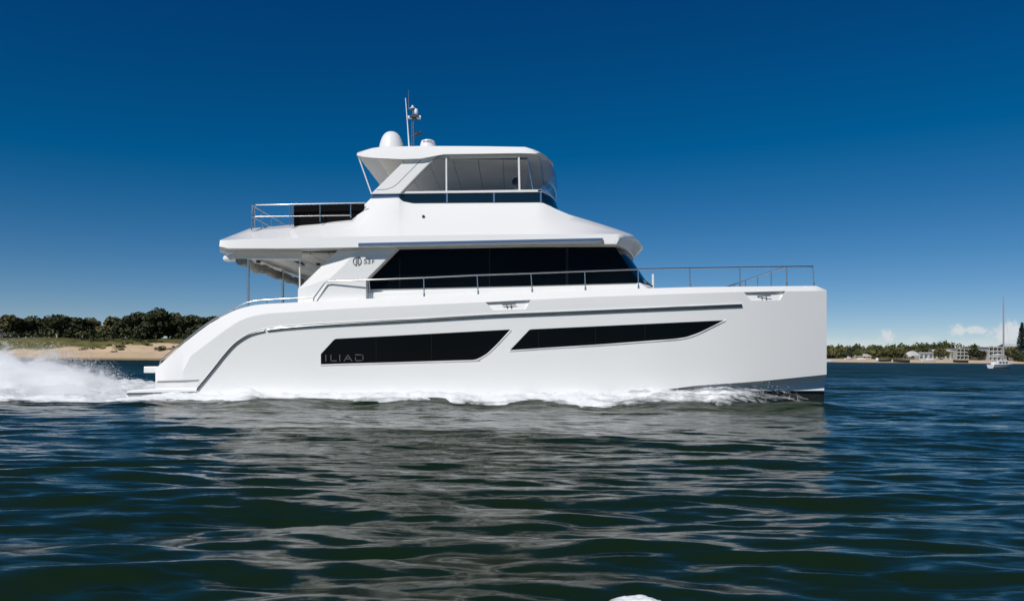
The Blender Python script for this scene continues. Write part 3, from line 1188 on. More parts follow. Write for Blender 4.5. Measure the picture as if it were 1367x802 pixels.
# swim platform
sp = MB()
sp.prism([P(a, b, 17.99) for a, b in [(169.3, 524.6), (168.8, 523.2), (170, 521.8), (174, 520.8), (208, 518.6), (263, 518.0), (263.5, 521.6), (262, 523.0)]], (0, 2 * (CEN - 17.99), 0))
pl = part(sp, 'swim_platform', M['gelcoat'], yacht, bevel=.02)
sp = MB()
sp.prism([P(a, b, 18.02) for a, b in [(168.5, 526.3), (262, 524.4), (300, 524), (300, 556), (169, 556)]], (0, 1.7, 0))
sp.build('platform_skirt', M['gelcoat'], pl, bevel=.01)
sp.flipped().build('platform_skirt', M['gelcoat'], pl, bevel=.01)
sp = MB()
sp.prism([P(a, b, 17.975) for a, b in [(168.4, 524.8), (262.5, 522.8), (262.5, 524.5), (168.4, 526.4)]], (0, 2 * (CEN - 17.975), 0))
sp.build('fender_strip', M['rubrail'], pl)
sp = MB()
sp.prism([P(a, b, 18.5) for a, b in [(191.7, 489.2), (216, 489.0), (216, 497.4), (191.7, 497.6)]], (0, 2 * (CEN - 18.5), 0))
part(sp, 'transom_bench', M['gelcoat'], yacht, bevel=.015)
sp = MB()
sp.prism([P(a, b, 18.9) for a, b in [(212, 520), (212, 489), (236, 470), (320, 430), (320, 520)]], (0, 2 * (CEN - 18.9), 0))
part(sp, 'transom', M['gelcoat'], yacht, bevel=.02)

# ---- deckhouse
WY, CY = 18.45, 18.80
cab = MB()
cab.prism([P(a, b, CY) for a, b in [(452, 414), (452, 326), (817, 322), (853.5, 377), (866, 386), (872, 412)]], (0, 2 * (CEN - CY), 0))
cab_o = part(cab, 'cabin', M['gelcoat'], yacht, bevel=.02)
# side coaming under the cabin window, following the glass sill
co = MB()
co.prism([P(a, b, CY - .12) for a, b in [(489, 414), (489, 390.5), (640, 384.5), (853, 378.8), (864, 384), (868, 412)]], (0, .2, 0))
part(co, 'coaming', M['gelcoat'], cab_o, True, bevel=.03)
wg = MB()
outer = [(397.7, 414), (397.7, 386), (449.0, 336.0), (452, 322), (537.5, 322), (532.0, 329.5), (488.5, 373.5), (488.5, 414)]
rim = [P(a, b, WY + .16) for a, b in outer[:4]] + [P(a, b, WY) for a, b in outer[4:]]
inner = [P(a, b, WY) for a, b in [(418, 414), (440, 371.7), (459.6, 353.8), (473, 336.4)]]
n = len(rim)
bkp = [Vector((v.x, CY + .05, v.z)) for v in rim]
vs = rim + bkp + inner
I = 2 * n
fs = [(0, 1, I + 1, I + 0), (1, 2, I + 2, I + 1), (2, 3, I + 3, I + 2), (I + 0, I + 1, I + 2, I + 3, 3 + 0, 4, 5, 6, 7)]
fs[3] = (I + 0, I + 1, I + 2, I + 3, 4, 5, 6, 7)
fs.append((3, 4, I + 3))
fs.append((0, I + 0, 7))
fs += [(k, k + n, (k + 1) % n + n, (k + 1) % n) for k in range(n)]
fs.append(tuple(range(2 * n - 1, n - 1, -1)))
wg.add(vs, fs)
wing = part(wg, 'cabin_wing', M['gelcoat'], cab_o, True)
# raised badge panel
bp_ = MB()
bp_.prism([P(a, b, WY - .004) for a, b in [(441.5, 373.5), (441, 372), (460, 354.4), (473, 337.2), (485.5, 336.2), (487.5, 337.4), (524, 336.2), (489, 372.6)]], (0, .02, 0))
bpo = part(bp_, 'badge_panel', M['gelcoat'], wing[0])
# badge: ring emblem and the number
em = MB()
ec, er = (476.9, 348.9), 5.6


def arc(a0, a1, n=14):
    return [(ec[0] + er * .96 * math.cos(R(a0 + (a1 - a0) * k / n)), ec[1] - er * math.sin(R(a0 + (a1 - a0) * k / n))) for k in range(n + 1)]


s1 = strokes([arc(100, 260), arc(-72, 62)], .017, WY - .008)
em.add(s1.v, s1.f)
s1 = strokes([[(475.7, 345.0), (475.7, 354.2)]], .026, WY - .008)
em.add(s1.v, s1.f)
s1 = strokes([[(478.1, 351.6), (478.1, 344.0), (480.2, 344.0)], [(478.1, 343.5), (479.6, 343.6)]], .034, WY - .0085)
em.add(s1.v, s1.f)
em.build('emblem', M['grey'], bpo)


def text_mesh(body, px, py, hpx, Y, name, mat, parent, bold=.02, sx=1.0):
    cu = bpy.data.curves.new(name, 'FONT')
    cu.body = body
    cu.size = 1.0
    cu.offset = bold
    cu.extrude = 0.002
    tmp = bpy.data.objects.new('tmp', cu)
    COL.objects.link(tmp)
    bpy.context.view_layer.update()
    me = bpy.data.meshes.new_from_object(tmp.evaluated_get(bpy.context.evaluated_depsgraph_get()))
    bpy.data.objects.remove(tmp)
    org = P(px, py, Y)
    k = hpx * Y / FPX / 0.69
    off = WLOC[parent]
    for v in me.vertices:
        c = v.co.copy()
        v.co = Vector((c.x * k * sx, -c.z, c.y * k)) + org - off
    me.materials.append(mat)
    o = bpy.data.objects.new(name, me)
    COL.objects.link(o)
    o.parent = parent
    WLOC[o] = off
    return o


text_mesh('53', 485.4, 351.9, 6.3, WY - .008, 'number', M['grey'], bpo, .03, 1.05)
text_mesh('F', 496.1, 351.9, 4.9, WY - .008, 'letter', M['grey'], bpo, .03, 1.05)

# cabin side glass
cw = MB()
cw.prism([P(a, b, CY - .03) for a, b in [(489.3, 386.2), (489.3, 374), (530.6, 331.4), (541, 322), (816, 322), (817.5, 325.8), (853, 376.6), (853, 377.6), (700, 381.6)]], (0, .05, 0))
cwo = part(cw, 'cabin_window', M['glass'], cab_o, True)
for px, ya, yb, w in ((533.5, 345, 385, .7), (653.5, 333, 382.6, .7), (757, 331, 380, 1.6)):
    ml = MB()
    ml.prism([P(px - w, ya, CY - .036), P(px + w, ya, CY - .036), P(px + w, yb, CY - .036), P(px - w, yb, CY - .036)], (0, .02, 0))
    ml.build('mullion', M['mullion'], cwo[0])
# windscreen wrapping the front of the cabin
ws = MB()
rows = []
for k in range(17):
    s = -1 + 2 * k / 16
    Y = CEN + s * (CEN - CY + .02)
    f = 1 - abs(s) ** 2.6
    a = P(816.5, 323, CY)
    b = P(853.3, 377.2, CY)
    c = P(866, 388, CY)
    rows.append([Vector((a.x + .62 * f, Y, a.z)), Vector((b.x + .62 * f, Y, b.z)), Vector((b.x + .55 * f - .1, Y, b.z - .02)), Vector((a.x + .5 * f - .15, Y, a.z))])
ws.loops(rows)
part(ws, 'windscreen', M['glass'], cab_o, smooth=40)
wp = MB()
rows = []
for k in range(17):
    s = -1 + 2 * k / 16
    Y = CEN + s * (CEN - CY + .1)
    f = 1 - abs(s) ** 2.6
    b = P(853, 378.0, CY)
    c = P(868, 388, CY)
    rows.append([Vector((b.x + .66 * f, Y, b.z)), Vector((c.x + .75 * f, Y, c.z)), Vector((c.x + .75 * f, Y, c.z - .6)), Vector((b.x - .06, Y, c.z - .6)), Vector((b.x - .06, Y, b.z))])
wp.loops(rows)
part(wp, 'windscreen_sill', M['gelcoat'], cab_o, smooth=30)
wi = MB()
wi.tube([P(871.5, 382.5, 19.6), P(862, 375.8, 19.6), P(852, 375.0, 19.5)], [.022, .02, .014], 6)
wi.tube([P(862, 375.8, 19.6), P(855, 378.4, 19.5)], .016, 6)
part(wi, 'wiper', M['dark'], cab_o)
wi = MB()
wi.tube([P(871.7, 386, 20.2), P(871.7, 366, 20.2)], [.035, .03], 10)
part(wi, 'foredeck_post', M['white'], yacht)

# ---- upper deck with its overhang
UY = 18.25
bot_u = itp([(293.8, 328.8), (305, 331.4), (399.7, 331.4), (479.5, 330), (700, 326.0), (824, 325.2)])
cre_u = itp([(293.8, 320.8), (305, 320.4), (323, 319.3), (470, 316.0), (680, 312.8), (824, 312.4)])
top_u = itp([(293.8, 320.4), (332.9, 305.2), (379.8, 301.0), (469.5, 289.3), (495.5, 264.6), (531, 263.2), (538, 268), (552.4, 271), (723, 269.9), (740, 278.6), (756, 286.7), (766, 290.2), (824, 312.2)])
COLS = [18.25, 18.6, 18.95, 19.30, 19.42, 19.46, 20.1, 20.8]
COLS = COLS + [CEN] + [2 * CEN - y for y in reversed(COLS)]
stn = sorted(set([293.8, 297, 305, 315, 323, 332.9, 355, 379.8, 425, 469.5, 482, 495.5, 512, 531, 534.5, 538, 545, 546, 552.4] + list(np.linspace(570, 700, 8)) + [714, 715, 723, 731, 740, 748, 756, 766, 780, 795, 810, 824]))
ud = MB()
topg, botg = [], []
for px in stn:
    w = max(0.0, (px - 723) / 101.0)
    w = w * w * (3 - 2 * w)
    rt, rb = [], []
    c = P(px, cre_u(px), UY + .05)
    b = P(px, bot_u(px), UY)
    tp = P(px, top_u(px), 19.30)
    if tp.z < c.z:
        tp.z = c.z
    for Y in COLS:
        a = abs(Y - CEN)
        f = min(1, max(0, (CEN - UY - .04 - a) / 1.01))
        sh = 0.80 * w * (1 - min(1, a / 3.15) ** 1.3)
        xs = c.x + (tp.x - c.x) * f
        zt = c.z + (tp.z - c.z) * f
        # when the shoulder is lower than a straight line would be at the crown keep a soft fairing
        if 546 <= px <= 714 and a < CEN - 19.44:
            zt = tp.z - 0.62
        rt.append(Vector((xs + sh, Y + (.04 if a > 3.1 and Y < CEN else -.04 if a > 3.1 else 0), zt)))
        xb = b.x + (0.0 if px < 824 else 0)
        rb.append(Vector((xs + sh - (.06 if px >= 823 else 0), Y, b.z + (.0 if a > 2.9 else .0))))
    topg.append(rt)
    botg.append(rb)
nC = len(COLS)
rows = [rt + list(reversed(rb)) for rt, rb in zip(topg, botg)]
ud.loops(rows, caps=False)
for rt, rb in ((topg[0], botg[0]), (topg[-1], botg[-1])):
    ud.grid([rt, rb])
ud_o = part(ud, 'upper_deck', M['gelcoat'], yacht, smooth=30)

# rounded nose of the overhang under the front edge
br = MB()
rows = []
last_t, last_b = topg[-1], botg[-1]
for t, b in zip(last_t, last_b):
    mid = (t + b) * .5
    ins = Vector((0, .004 * (1 if t.y < CEN else -1) if abs(t.y - CEN) > 3 else 0, 0))
    lift = Vector((0, 0, .10 * (1 - (abs(t.y - CEN) / 3.15) ** 2)))
    t, b = t + ins, b + ins + lift
    mid = (t + b) * .5
    f = max(0, 1 - (abs(t.y - CEN) / 3.15) ** 1.3)
    b = b - lift
    rows.append([t + Vector((-.30, 0, -.012)), t + Vector((0, 0, -.002)), t + Vector((.11 * f + .03, 0, -.03)), t + Vector((.16 * f + .045, 0, -.08)),
                 t + Vector((.13 * f + .045, 0, -.12)), b + Vector((.03, 0, .09 * f - .015)), b + Vector((-.25, 0, .07 * f - .02))])
br.loops(rows)
br.build('brow', M['gelcoat'], ud_o, smooth=60)

# eyebrow blade along the side
bd = MB()
for (q0, q1, mi) in ((0, 3.7, 0), (3.7, 5.6, 1)):
    a0, a1 = P(478.2, 324.4 + q0, 18.20), P(804.8, 317.6 + q0, 18.20)
    b0, b1 = P(478.2, 324.4 + q1, 18.17 if mi == 0 else 18.20), P(804.8, 317.6 + q1, 18.17 if mi == 0 else 18.20)
    if mi:
        a0.y = a1.y = 18.172
    bd.prism([a0, a1, b1, b0], (0, .1, 0), mi)
part(bd, 'side_blade', [M['blue'], M['white']], ud_o, True, bevel=.004)
# soffit: lower beam, panelled ceiling, hatch, lights under the overhang
zs = P(350, 331.4, UY).z
so = MB()
so.box((P(311.5, 335, 18.6).x, 18.58, zs - .21), (P(402, 335, 18.6).x, 18.70, zs - .002))
part(so, 'awning_box', M['liner'], ud_o, True, bevel=.01)
so = MB()
xa, xb = P(312, 335, 18.7).x, P(462, 335, 18.7).x
npan = 6
for k in range(npan):
    for r_ in range(4):
        w = (xb - xa) / npan
        dy = (2 * (CEN - 18.85)) / 4
        so.box((xa + w * k + .012, 18.85 + dy * r_ + .012, zs - .06), (xa + w * (k + 1) - .012, 18.85 + dy * (r_ + 1) - .012, zs - .003))
part(so, 'ceiling_panel', M['liner'], ud_o, bevel=.006)
so = MB()
so.prism([P(389, 345.6, 20.2), P(400, 350.0, 20.2), P(400, 352.2, 20.2), P(389, 348, 20.2)], (0, .5, 0))
part(so, 'speaker', M['dark'], ud_o)
for (px, Y) in ((368, 23.6), (345, 20.2), (425, 20.6)):
    lt = MB()
    c = P(px, 350, Y)
    c.z = zs - .062
    lt.lathe(c, [(.0, -.05), (.05, -.05), (.06, -.02), (.06, .0)], 14)
    part(lt, 'downlight', M['dark'], ud_o, smooth=40)
# rolled canvas curtain across the open stern
cv = MB()
xr = P(322, 345, 18.7).x
pts, rad = [], []
for k in range(50):
    t = k / 49
    Y = 18.62 + t * 5.5
    sag = .05 * math.sin(t * 17) * .4 - .05 * abs(math.sin(t * 9.5))
    pts.append(Vector((xr + .03 * math.sin(t * 23), Y, zs - .24 + sag)))
    rad.append(.095 + .03 * abs(math.sin(t * 14 + 1)) + .012 * math.sin(t * 61))
cv.tube(pts, rad, 12)
part(cv, 'rolled_curtain', M['canvas'], ud_o, smooth=70)
cv = MB()
e0, e1 = P(299.5, 345.2, 18.9), P(326, 342.2, 18.7)
cv.tube([e0, e0 + (e1 - e0) * .12, e0 + (e1 - e0) * .5, e1], [.055, .085, .10, .07], 12)
part(cv, 'awning_arm', M['white'], ud_o, smooth=60)

# posts carrying the overhang
for (px, Y, ya, yb, r_, mt, nm) in ((331.5, 18.66, 333, 415, .034, 'steel', 'deck_post'), (377.6, 21.6, 352, 420, .036, 'steel', 'deck_post'), (400.2, 18.64, 332, 388, .020, 'white', 'awning_pole')):
    q = MB()
    a, b = P(px, ya, Y), P(px, yb, Y)
    a.z = zs - .01
    q.tube([Vector((a.x, Y, a.z)), Vector((b.x, Y, b.z))], r_, 12)
    if Y < 20:
        part(q, nm, M[mt], yacht, True, smooth=60)
    else:
        part(q, nm, M[mt], yacht, smooth=60)

# ---- flybridge
FY = 19.28
fs_ = MB()
fs_.prism([P(a, b, FY) for a, b in [(495.4, 259.0), (531.4, 258.4), (532.2, 263.6), (495.6, 264.8)]], (0, .18, 0))
part(fs_, 'pillar_base', M['blue'], ud_o, True)
tg = MB()
tg.prism([P(a, b, FY) for a, b in [(531.4, 258.6), (723, 256.4), (723, 270.2), (552.4, 271.6), (544, 270.4), (538, 268.6), (534.5, 266)]], (0, .03, 0))
tgo = part(tg, 'wind_deflector', M['tint'], ud_o, True)
for px, ya, yb in ((596.7, 257, 271), (659.4, 256.5, 270.4), (722, 256, 270.2)):
    dv = MB()
    dv.prism([P(px - 1.1, ya, FY - .012), P(px + 1.1, ya, FY - .012), P(px + 1.1, yb, FY - .012), P(px - 1.1, yb, FY - .012)], (0, .05, 0))
    part(dv, 'divider', M['steel'], tgo[0])


def front_curve(px, py, Y0, fwd, n=17, dx=0.0):
    a = P(px, py, Y0)
    out = []
    for k in range(n):
        s = -1 + 2 * k / (n - 1)
        out.append(Vector((a.x + dx + fwd * (1 - abs(s) ** 2.6), CEN + s * (CEN - Y0), a.z)))
    return out


A, B = front_curve(723, 256.4, FY, .48), front_curve(724.5, 271.0, FY, .56)
ft = MB()
ft.loops([[a, b, b + Vector((-.03, 0, 0)), a + Vector((-.03, 0, 0))] for a, b in zip(A, B)])
part(ft, 'front_deflector', M['tint'], ud_o, smooth=40)
# white sill rail over the smoked glass
sl = MB()
sl.prism([P(a, b, FY - .03) for a, b in [(538.5, 255.6), (723.4, 253.0), (723.4, 256.3), (533.5, 258.5)]], (0, .09, 0))
slo = part(sl, 'sill', M['white'], ud_o, True, bevel=.008)
A, B = front_curve(723, 253.2, FY - .03, .47), front_curve(723, 256.2, FY - .03, .48)
ft = MB()
ft.loops([[a, b, b + Vector((-.09, 0, 0)), a + Vector((-.09, 0, 0))] for a, b in zip(A, B)])
part(ft, 'front_sill', M['white'], ud_o, smooth=40)

# hardtop
HY = 19.20
hb_ = itp([(476.6, 207.6), (485, 209.8), (500, 211.5), (538, 213.2), (562, 212.4), (577, 209.5), (592.6, 206.3), (692, 204.8), (716, 205.2)])
hc_ = itp([(476.6, 204.4), (495.5, 202.6), (520, 201.2), (560, 200.4), (697, 200.6), (708, 202.4), (716, 204.5)])
ht_ = itp([(476.6, 204.2), (495.5, 198.6), (507, 197.0), (560, 195.7), (640, 196.0), (697, 197.0), (707, 200.3), (716, 204.2)])
cols = [19.20, 19.36, 19.7, 20.4]
cols = cols + [CEN] + [2 * CEN - y for y in reversed(cols)]
hs = sorted(set([476.6, 480, 485, 495.5, 507, 520, 538, 548, 562, 570, 577, 585, 592.6, 620, 650, 680, 692, 697, 703, 707, 712, 716]))
hd = MB()
rows = []
for px in hs:
    w = max(0.0, (px - 640) / 76.0)
    w = w * w * (3 - 2 * w)
    c, b, tp = P(px, hc_(px), HY + .055), P(px, hb_(px), HY), P(px, ht_(px), 19.42)
    zflat = P(px, 206.4, HY).z
    tp.z = max(tp.z, c.z)
    rt, rb = [], []
    for Y in cols:
        a = abs(Y - CEN)
        sh = .55 * w * (1 - (a / 2.2) ** 2.4)
        f = min(1, (CEN - HY - a) / .16)
        rt.append(Vector((c.x + sh, Y + (.055 if a > 2.19 and Y < CEN else -.055 if a > 2.19 else 0), c.z + (tp.z - c.z) * f)))
        zb = b.z if a > 2.1 else max(b.z, zflat)
        rb.append(Vector((c.x + sh, Y, min(zb, rt[-1].z - .004))))
    rows.append(rt + list(reversed(rb)))
hd.loops(rows)
hd_o = part(hd, 'hardtop', M['gelcoat'], yacht, smooth=30, bevel=.012)
# headliner panels under the hardtop
hl_ = MB()
zl = P(600, 206.4, HY).z
xa, xb = P(500, 206, HY).x, P(706, 206, HY).x
for k in range(6):
    w = (xb - xa) / 6
    for r_ in range(3):
        dy = 2 * (CEN - 19.6) / 3
        hl_.box((xa + w * k + .008, 19.6 + dy * r_ + .006, zl - .03), (xa + w * (k + 1) - .008, 19.6 + dy * (r_ + 1) - .006, zl - .003))
part(hl_, 'headliner', M['liner'], hd_o, bevel=.004)
lb = MB()
lb.prism([P(a, b, 19.3) for a, b in [(600, 206.6), (690, 205.2), (690, 209.8), (600, 211.0)]], (0, .12, 0))
part(lb, 'blind_box', M['liner'], hd_o, True, bevel=.008)

# raked pillar with its groove and front frame
pi_ = MB()
front = smooth_poly([(534, 258.3), (545.5, 246.0), (565, 225.8), (577, 214.5), (585, 209.2), (594, 206.2)], 4)
PY_ = lambda py: FY - .05 + (259 - py) / 46 * .07
pi_.prism([P(a, b, PY_(b)) for a, b in [(495.4, 258.9), (500, 254.2), (541.5, 213.4), (543, 205), (594, 204.4)]] + [P(p[0], p[1], PY_(p[1])) for p in reversed(front)], (0, .20, 0))
pio = part(pi_, 'hardtop_pillar', M['gelcoat'], yacht, True, bevel=.008)
gr = MB()
gr.tube([P(p[0], p[1], PY_(p[1]) - .002) for p in smooth_poly([(562.5, 213.4), (548, 227.5), (534, 241.8), (526, 248.6), (518, 252.0), (510, 253.2), (502.6, 253.4)], 5)], .007, 6)
gr.build('groove', M['roofgrey'], pio[0])
gr = MB()
gr.tube([P(p[0] + .6, p[1] + .4, PY_(p[1]) - .005) for p in front], .022, 6)
gr.tube([P(594, 206.6, FY - .02), P(714, 205.2, FY - .02)], .018, 6)
part(gr, 'window_frame', M['roofgrey'], pio[0], smooth=50)
# clear enclosure
en = MB()
en.prism([P(p[0], p[1], FY + .03) for p in front] + [P(a, b, FY + .03) for a, b in [(716, 205.5), (723, 253.5), (536, 256.5)]], (0, .006, 0))
part(en, 'side_enclosure', M['vinyl'], hd_o, True)
rows = []
for (px, py, fw_) in ((716, 204.6, .52), (719.5, 215, .54), (722, 230, .52), (723, 253.2, .46)):
    rows.append(front_curve(px, py, FY + .03, fw_, 25))
en = MB()
en.grid(rows)
eno = part(en, 'front_enclosure', M['vinyl'], hd_o, smooth=80)
so_ = eno.modifiers.new('thickness', 'SOLIDIFY')
so_.thickness = .005
for (a, b, w) in (((595.7, 206.2), (595.9, 255.6), .019), ((692.4, 204.8), (693.4, 254), .024)):
    q = MB()
    pa, pb_ = P(*a, FY), P(*b, FY)
    q.prism([pa + Vector((-w, 0, 0)), pa + Vector((w, 0, 0)), pb_ + Vector((w, 0, 0)), pb_ + Vector((-w, 0, 0))], (0, .04, 0))
    part(q, 'enclosure_post', M['white'], hd_o, True)
q = MB()
q.tube([P(702.8, 206, 19.6), P(712.2, 255, 19.6)], .022, 8)
part(q, 'hardtop_strut', M['steel'], hd_o, True, smooth=60)
q = MB()
q.tube([P(478.2, 208.2, 19.32), P(496, 259, 19.32)], .018, 8)
part(q, 'hardtop_stay', M['white'], hd_o, True, smooth=60)
q = MB()
q.lathe(P(565.3, 289.2, 18.84) + Vector((0, -.02, 0)), [(.0, .035), (.03, .03), (.035, 0), (.03, -.03), (.0, -.03)], 12)
part(q, 'side_light', M['dark'], ud_o, True, smooth=40)

# helm seat and console inside the flybridge
zf = P(640, 270.4, 19.30).z - 0.62
zs = zf - 0.38
HX, HYY = P(689, 245, 20.5).x, 20.5
q = MB()
q.tube([(HX - .02, HYY, zf), (HX - .02, HYY, zs + .95)], .06, 10)
q.box((HX - .26, HYY - .27, zs + .93), (HX + .26, HYY + .27, zs + 1.03))
q.prism([(HX - .26, HYY - .26, zs + 1.03), (HX - .17, HYY - .26, zs + 1.03), (HX - .22, HYY - .26, zs + 1.42), (HX - .30, HYY - .26, zs + 1.42)], (0, .52, 0))
part(q, 'helm_seat', M['dark'], ud_o, bevel=.03)
q = MB()
q.prism([(HX + .55, 20.0, zf), (HX + 1.0, 20.0, zf), (HX + 1.0, 20.0, zs + 1.0), (HX + .75, 20.0, zs + 1.12), (HX + .55, 20.0, zs + .9)], (0, 2.0, 0))
part(q, 'helm_console', M['gelcoat'], ud_o, bevel=.03)
q = MB()
wc = Vector((HX + .50, HYY, zs + 1.1))
ring = [wc + Vector((.10 * math.sin(a) * .6, .19 * math.cos(a), .19 * math.sin(a))) for a in np.linspace(0, 2 * math.pi, 25)]
q.tube(ring, .014, 6)
for k in range(3):
    q.tube([wc, ring[k * 8]], .01, 5)
q.tube([wc, wc + Vector((.14, 0, -.05))], .025, 6)
part(q, 'steering_wheel', M['dark'], ud_o, smooth=60)

# ---- rails
def hrail(pts, Y, r, mat='steel', fn=None):
    mb = MB()
    mb.tube([P(a, b, Y if fn is None else fn(a)) for a, b in pts], r, 8)
    return mb


RY = lambda px: (18.38 if px < 489.5 else 18.27) + inset(px) * .9
rail = [(418.7, 402.0), (419.0, 397.4), (434.6, 376.4), (440, 375.4), (490, 373.6), (566, 370.6), (637, 367.2), (709, 364.8), (781, 362), (852, 359.4), (920, 358.0), (987, 357), (1050, 356), (1085.3, 355.6)]
br_ = MB()
br_.tube([P(a, b, RY(a)) for a, b in rail], .0165, 8)
bro = part(br_, 'bow_rail', M['steel'], yacht, True, smooth=60)
for (a0, b0, a1, b1) in ((492.8, 373.6, 494.6, 398.6), (565.7, 370.6, 566.3, 395.9), (636.9, 367.2, 638.4, 393), (708.8, 364.9, 710.6, 390.4), (780.6, 362, 781.6, 387.8), (851.7, 359.4, 852.4, 385.4),
                         (920.5, 358, 921.6, 383.6), (987.6, 357, 988.2, 382.8), (1050, 356, 1050.5, 382.4), (1085.2, 355.6, 1086.6, 382)):
    for s in (0, 1):
        q = MB()
        q.tube([P(a0, b0, RY(a0)), P(a1, b1, RY(a1))], .0145, 8)
        f = P(a1, b1, RY(a1))
        q.tube([f + Vector((0, 0, .085)), f + Vector((0, 0, -.02))], .024, 8)
        (q if s == 0 else q.flipped()).build('stanchion', M['steel'], bro[s], smooth=60)
q = MB()
cp = P(1050, 356.2, RY(1050))
q.tube([cp, Vector((cp.x, 2 * CEN - cp.y, cp.z))], .0165, 8)
cro = part(q, 'cross_rail', M['steel'], yacht, smooth=60)
for k in range(1, 5):
    Y = cp.y + (2 * CEN - 2 * cp.y) * k / 5
    q = MB()
    q.tube([(cp.x, Y, cp.z), (cp.x, Y, P(1050, 384, RY(1050)).z)], .0145, 8)
    q.build('stanchion', M['steel'], cro, smooth=60)
srl = MB()
srl.tube([P(p[0], p[1], 18.3) for p in smooth_poly([(213.7, 489), (213.6, 484), (217.5, 478.6), (243.3, 457.0), (278, 430.6), (311.5, 412.3), (322, 406.8), (333.8, 402.9), (350, 400.4), (397, 397.8), (418, 397.0)], 5)], .0165, 8)
sro = part(srl, 'stern_rail', M['steel'], yacht, True, smooth=60)
for (a, b) in ((246, 455), (280, 429.3), (312, 412), (356, 400), (396, 397.8)):
    for s in (0, 1):
        q = MB()
        q.tube([P(a, b, 18.3), P(a + .5, top_l(a) + .5, 18.3)], .014, 6)
        (q if s == 0 else q.flipped()).build('stanchion', M['steel'], sro[s], smooth=60)

# upper aft rail
UR = 18.95
ur = MB()
ur.tube([P(a, b, UR) for a, b in [(339.6, 304.5), (339.6, 275.4), (341.6, 273.8), (392, 272.8), (487.5, 270.9)]], .0165, 8)
ur.tube([P(a, b, UR) for a, b in [(340, 289.2), (392, 288.6), (468.5, 287.6)]], .011, 8)
uro = part(ur, 'upper_rail', M['steel'], yacht, True, smooth=60)
for (px, ya, yb) in ((387, 273, 301.5), (390.4, 273, 301), (427.3, 272.2, 296), (468, 271.3, 290.5)):
    for s in (0, 1):
        q = MB()
        q.tube([P(px, ya, UR), P(px, yb, UR)], .0145, 8)
        (q if s == 0 else q.flipped()).build('stanchion', M['steel'], uro[s], smooth=60)
xt = P(336.5, 274, UR).x
z1, z2, z0 = P(340, 274, UR).z, P(340, 289.2, UR).z, P(336, 305, UR).z
q = MB()
q.tube([(xt, UR - .02, z0 - .05), (xt, UR - .02, z1)], .0165, 8)
q.tube([(xt, UR - .02, z1), (xt, 2 * CEN - UR + .02, z1)], .0165, 8)
q.tube([(xt, UR - .02, z2), (xt, 2 * CEN - UR + .02, z2)], .011, 8)
tro = part(q, 'aft_rail', M['steel'], yacht, smooth=60)
for k in range(1, 7):
    Y = UR + (2 * CEN - 2 * UR) * k / 6.5
    q = MB()
    q.tube([(xt, Y, z0 - .1), (xt, Y, z1 + .02)], .0145, 8)
    q.build('stanchion', M['steel'], tro, smooth=60)
q = MB()
q.prism([P(a, b, 19.12) for a, b in [(392.3, 274.4), (486.5, 272.0), (484, 300), (392.3, 303)]], (0, .03, 0))
part(q, 'mesh_screen', M['black'], uro[0])

# ---- hardtop gear
zt = P(560, 195.8, 19.4).z
q = MB()
c = P(522.6, 196, 21.0)
c.z = zt - .02
r_ = 17.2 * 21.0 / FPX
q.lathe(c, [(0, 0), (r_ * .97, 0), (r_, .05), (r_ * 1.0, .16)] + [(r_ * math.cos(R(a)) ** .74, .16 + (P(522, 176.2, 21.0).z - c.z - .16) * math.sin(R(a)) ** 1.0) for a in range(6, 90, 6)] + [(.001, P(522, 176.2, 21).z - c.z)], 32)
part(q, 'satellite_dome', M['radome'], hd_o, smooth=50)
q = MB()
c = P(571.4, 196, 21.0)
c.z = zt - .02
r_ = 11.4 * 21 / FPX
hh = P(571, 187.4, 21.0).z - c.z
q.lathe(c, [(0, 0), (r_ * .8, 0), (r_ * .97, .05), (r_, .09), (r_ * .97, hh * .7), (r_ * .8, hh * .95), (r_ * .5, hh), (.001, hh)], 28)
rd = part(q, 'radar', M['radome'], hd_o, smooth=40)
q = MB()
for k in range(6):
    x = 566.5 + k * 2.1
    q.prism([P(x - .7, 190.6, 21.0), P(x + .7, 190.6, 21.0), P(x + .7, 191.8, 21.0), P(x - .7, 191.8, 21.0)], (0, .02, 0))
for v in q.v:
    v.y -= math.sqrt(max(0, r_ ** 2 - (v.x - c.x) ** 2)) + .004
part(q, 'radar_marking', M['grey'], rd)
q = MB()
q.tube([P(541.4, 131.2, 20.9), P(544.4, 170, 20.9), P(546.2, 197, 20.9)], [.012, .016, .024], 8)
part(q, 'whip_antenna', M['radome'], hd_o, smooth=60)
q = MB()
MY = 21.4
q.tube([P(549.8, 198, MY), P(550.2, 155, MY)], .018, 8)
q.tube([P(552.6, 198, MY), P(552.0, 155, MY)], .018, 8)
q.tube([P(551.2, 158, MY), P(551.2, 143.5, MY)], .022, 8)
for y in (192, 181, 170, 160):
    q.tube([P(549.9, y, MY), P(552.4, y, MY)], .012, 6)
mo = part(q, 'mast', M['steel'], hd_o, smooth=60)
q = MB()
q.lathe(P(550.8, 145.4, MY), [(0, 0), (.08, 0), (.085, .015), (.03, .05), (.025, .09), (.001, .10)], 14)
q.build('anchor_light', M['radome'], mo, smooth=40)
q = MB()
q.prism([P(545.5, 144.6, MY - .05), P(554, 145.4, MY - .05), P(554, 146.2, MY - .05), P(545.5, 145.4, MY - .05)], (0, .1, 0))
q.tube([P(545.4, 145, MY), P(545.3, 121, MY)], [.006, .004], 6)
q.build('thin_antenna', M['grey'], mo)
q = MB()
c = P(555.4, 153, MY)
q.lathe(c, [(0, 0), (.035, .0), (.052, .04), (.055, .11), (.04, .15), (.001, .16)], 14)
q.build('searchlight', M['radome'], mo, smooth=50)
q = MB()
q.prism([P(546.5, 154.0, MY - .1), P(559, 153.8, MY - .1), P(559, 156.0, MY - .1), P(546.5, 156.6, MY - .1)], (0, .2, 0))
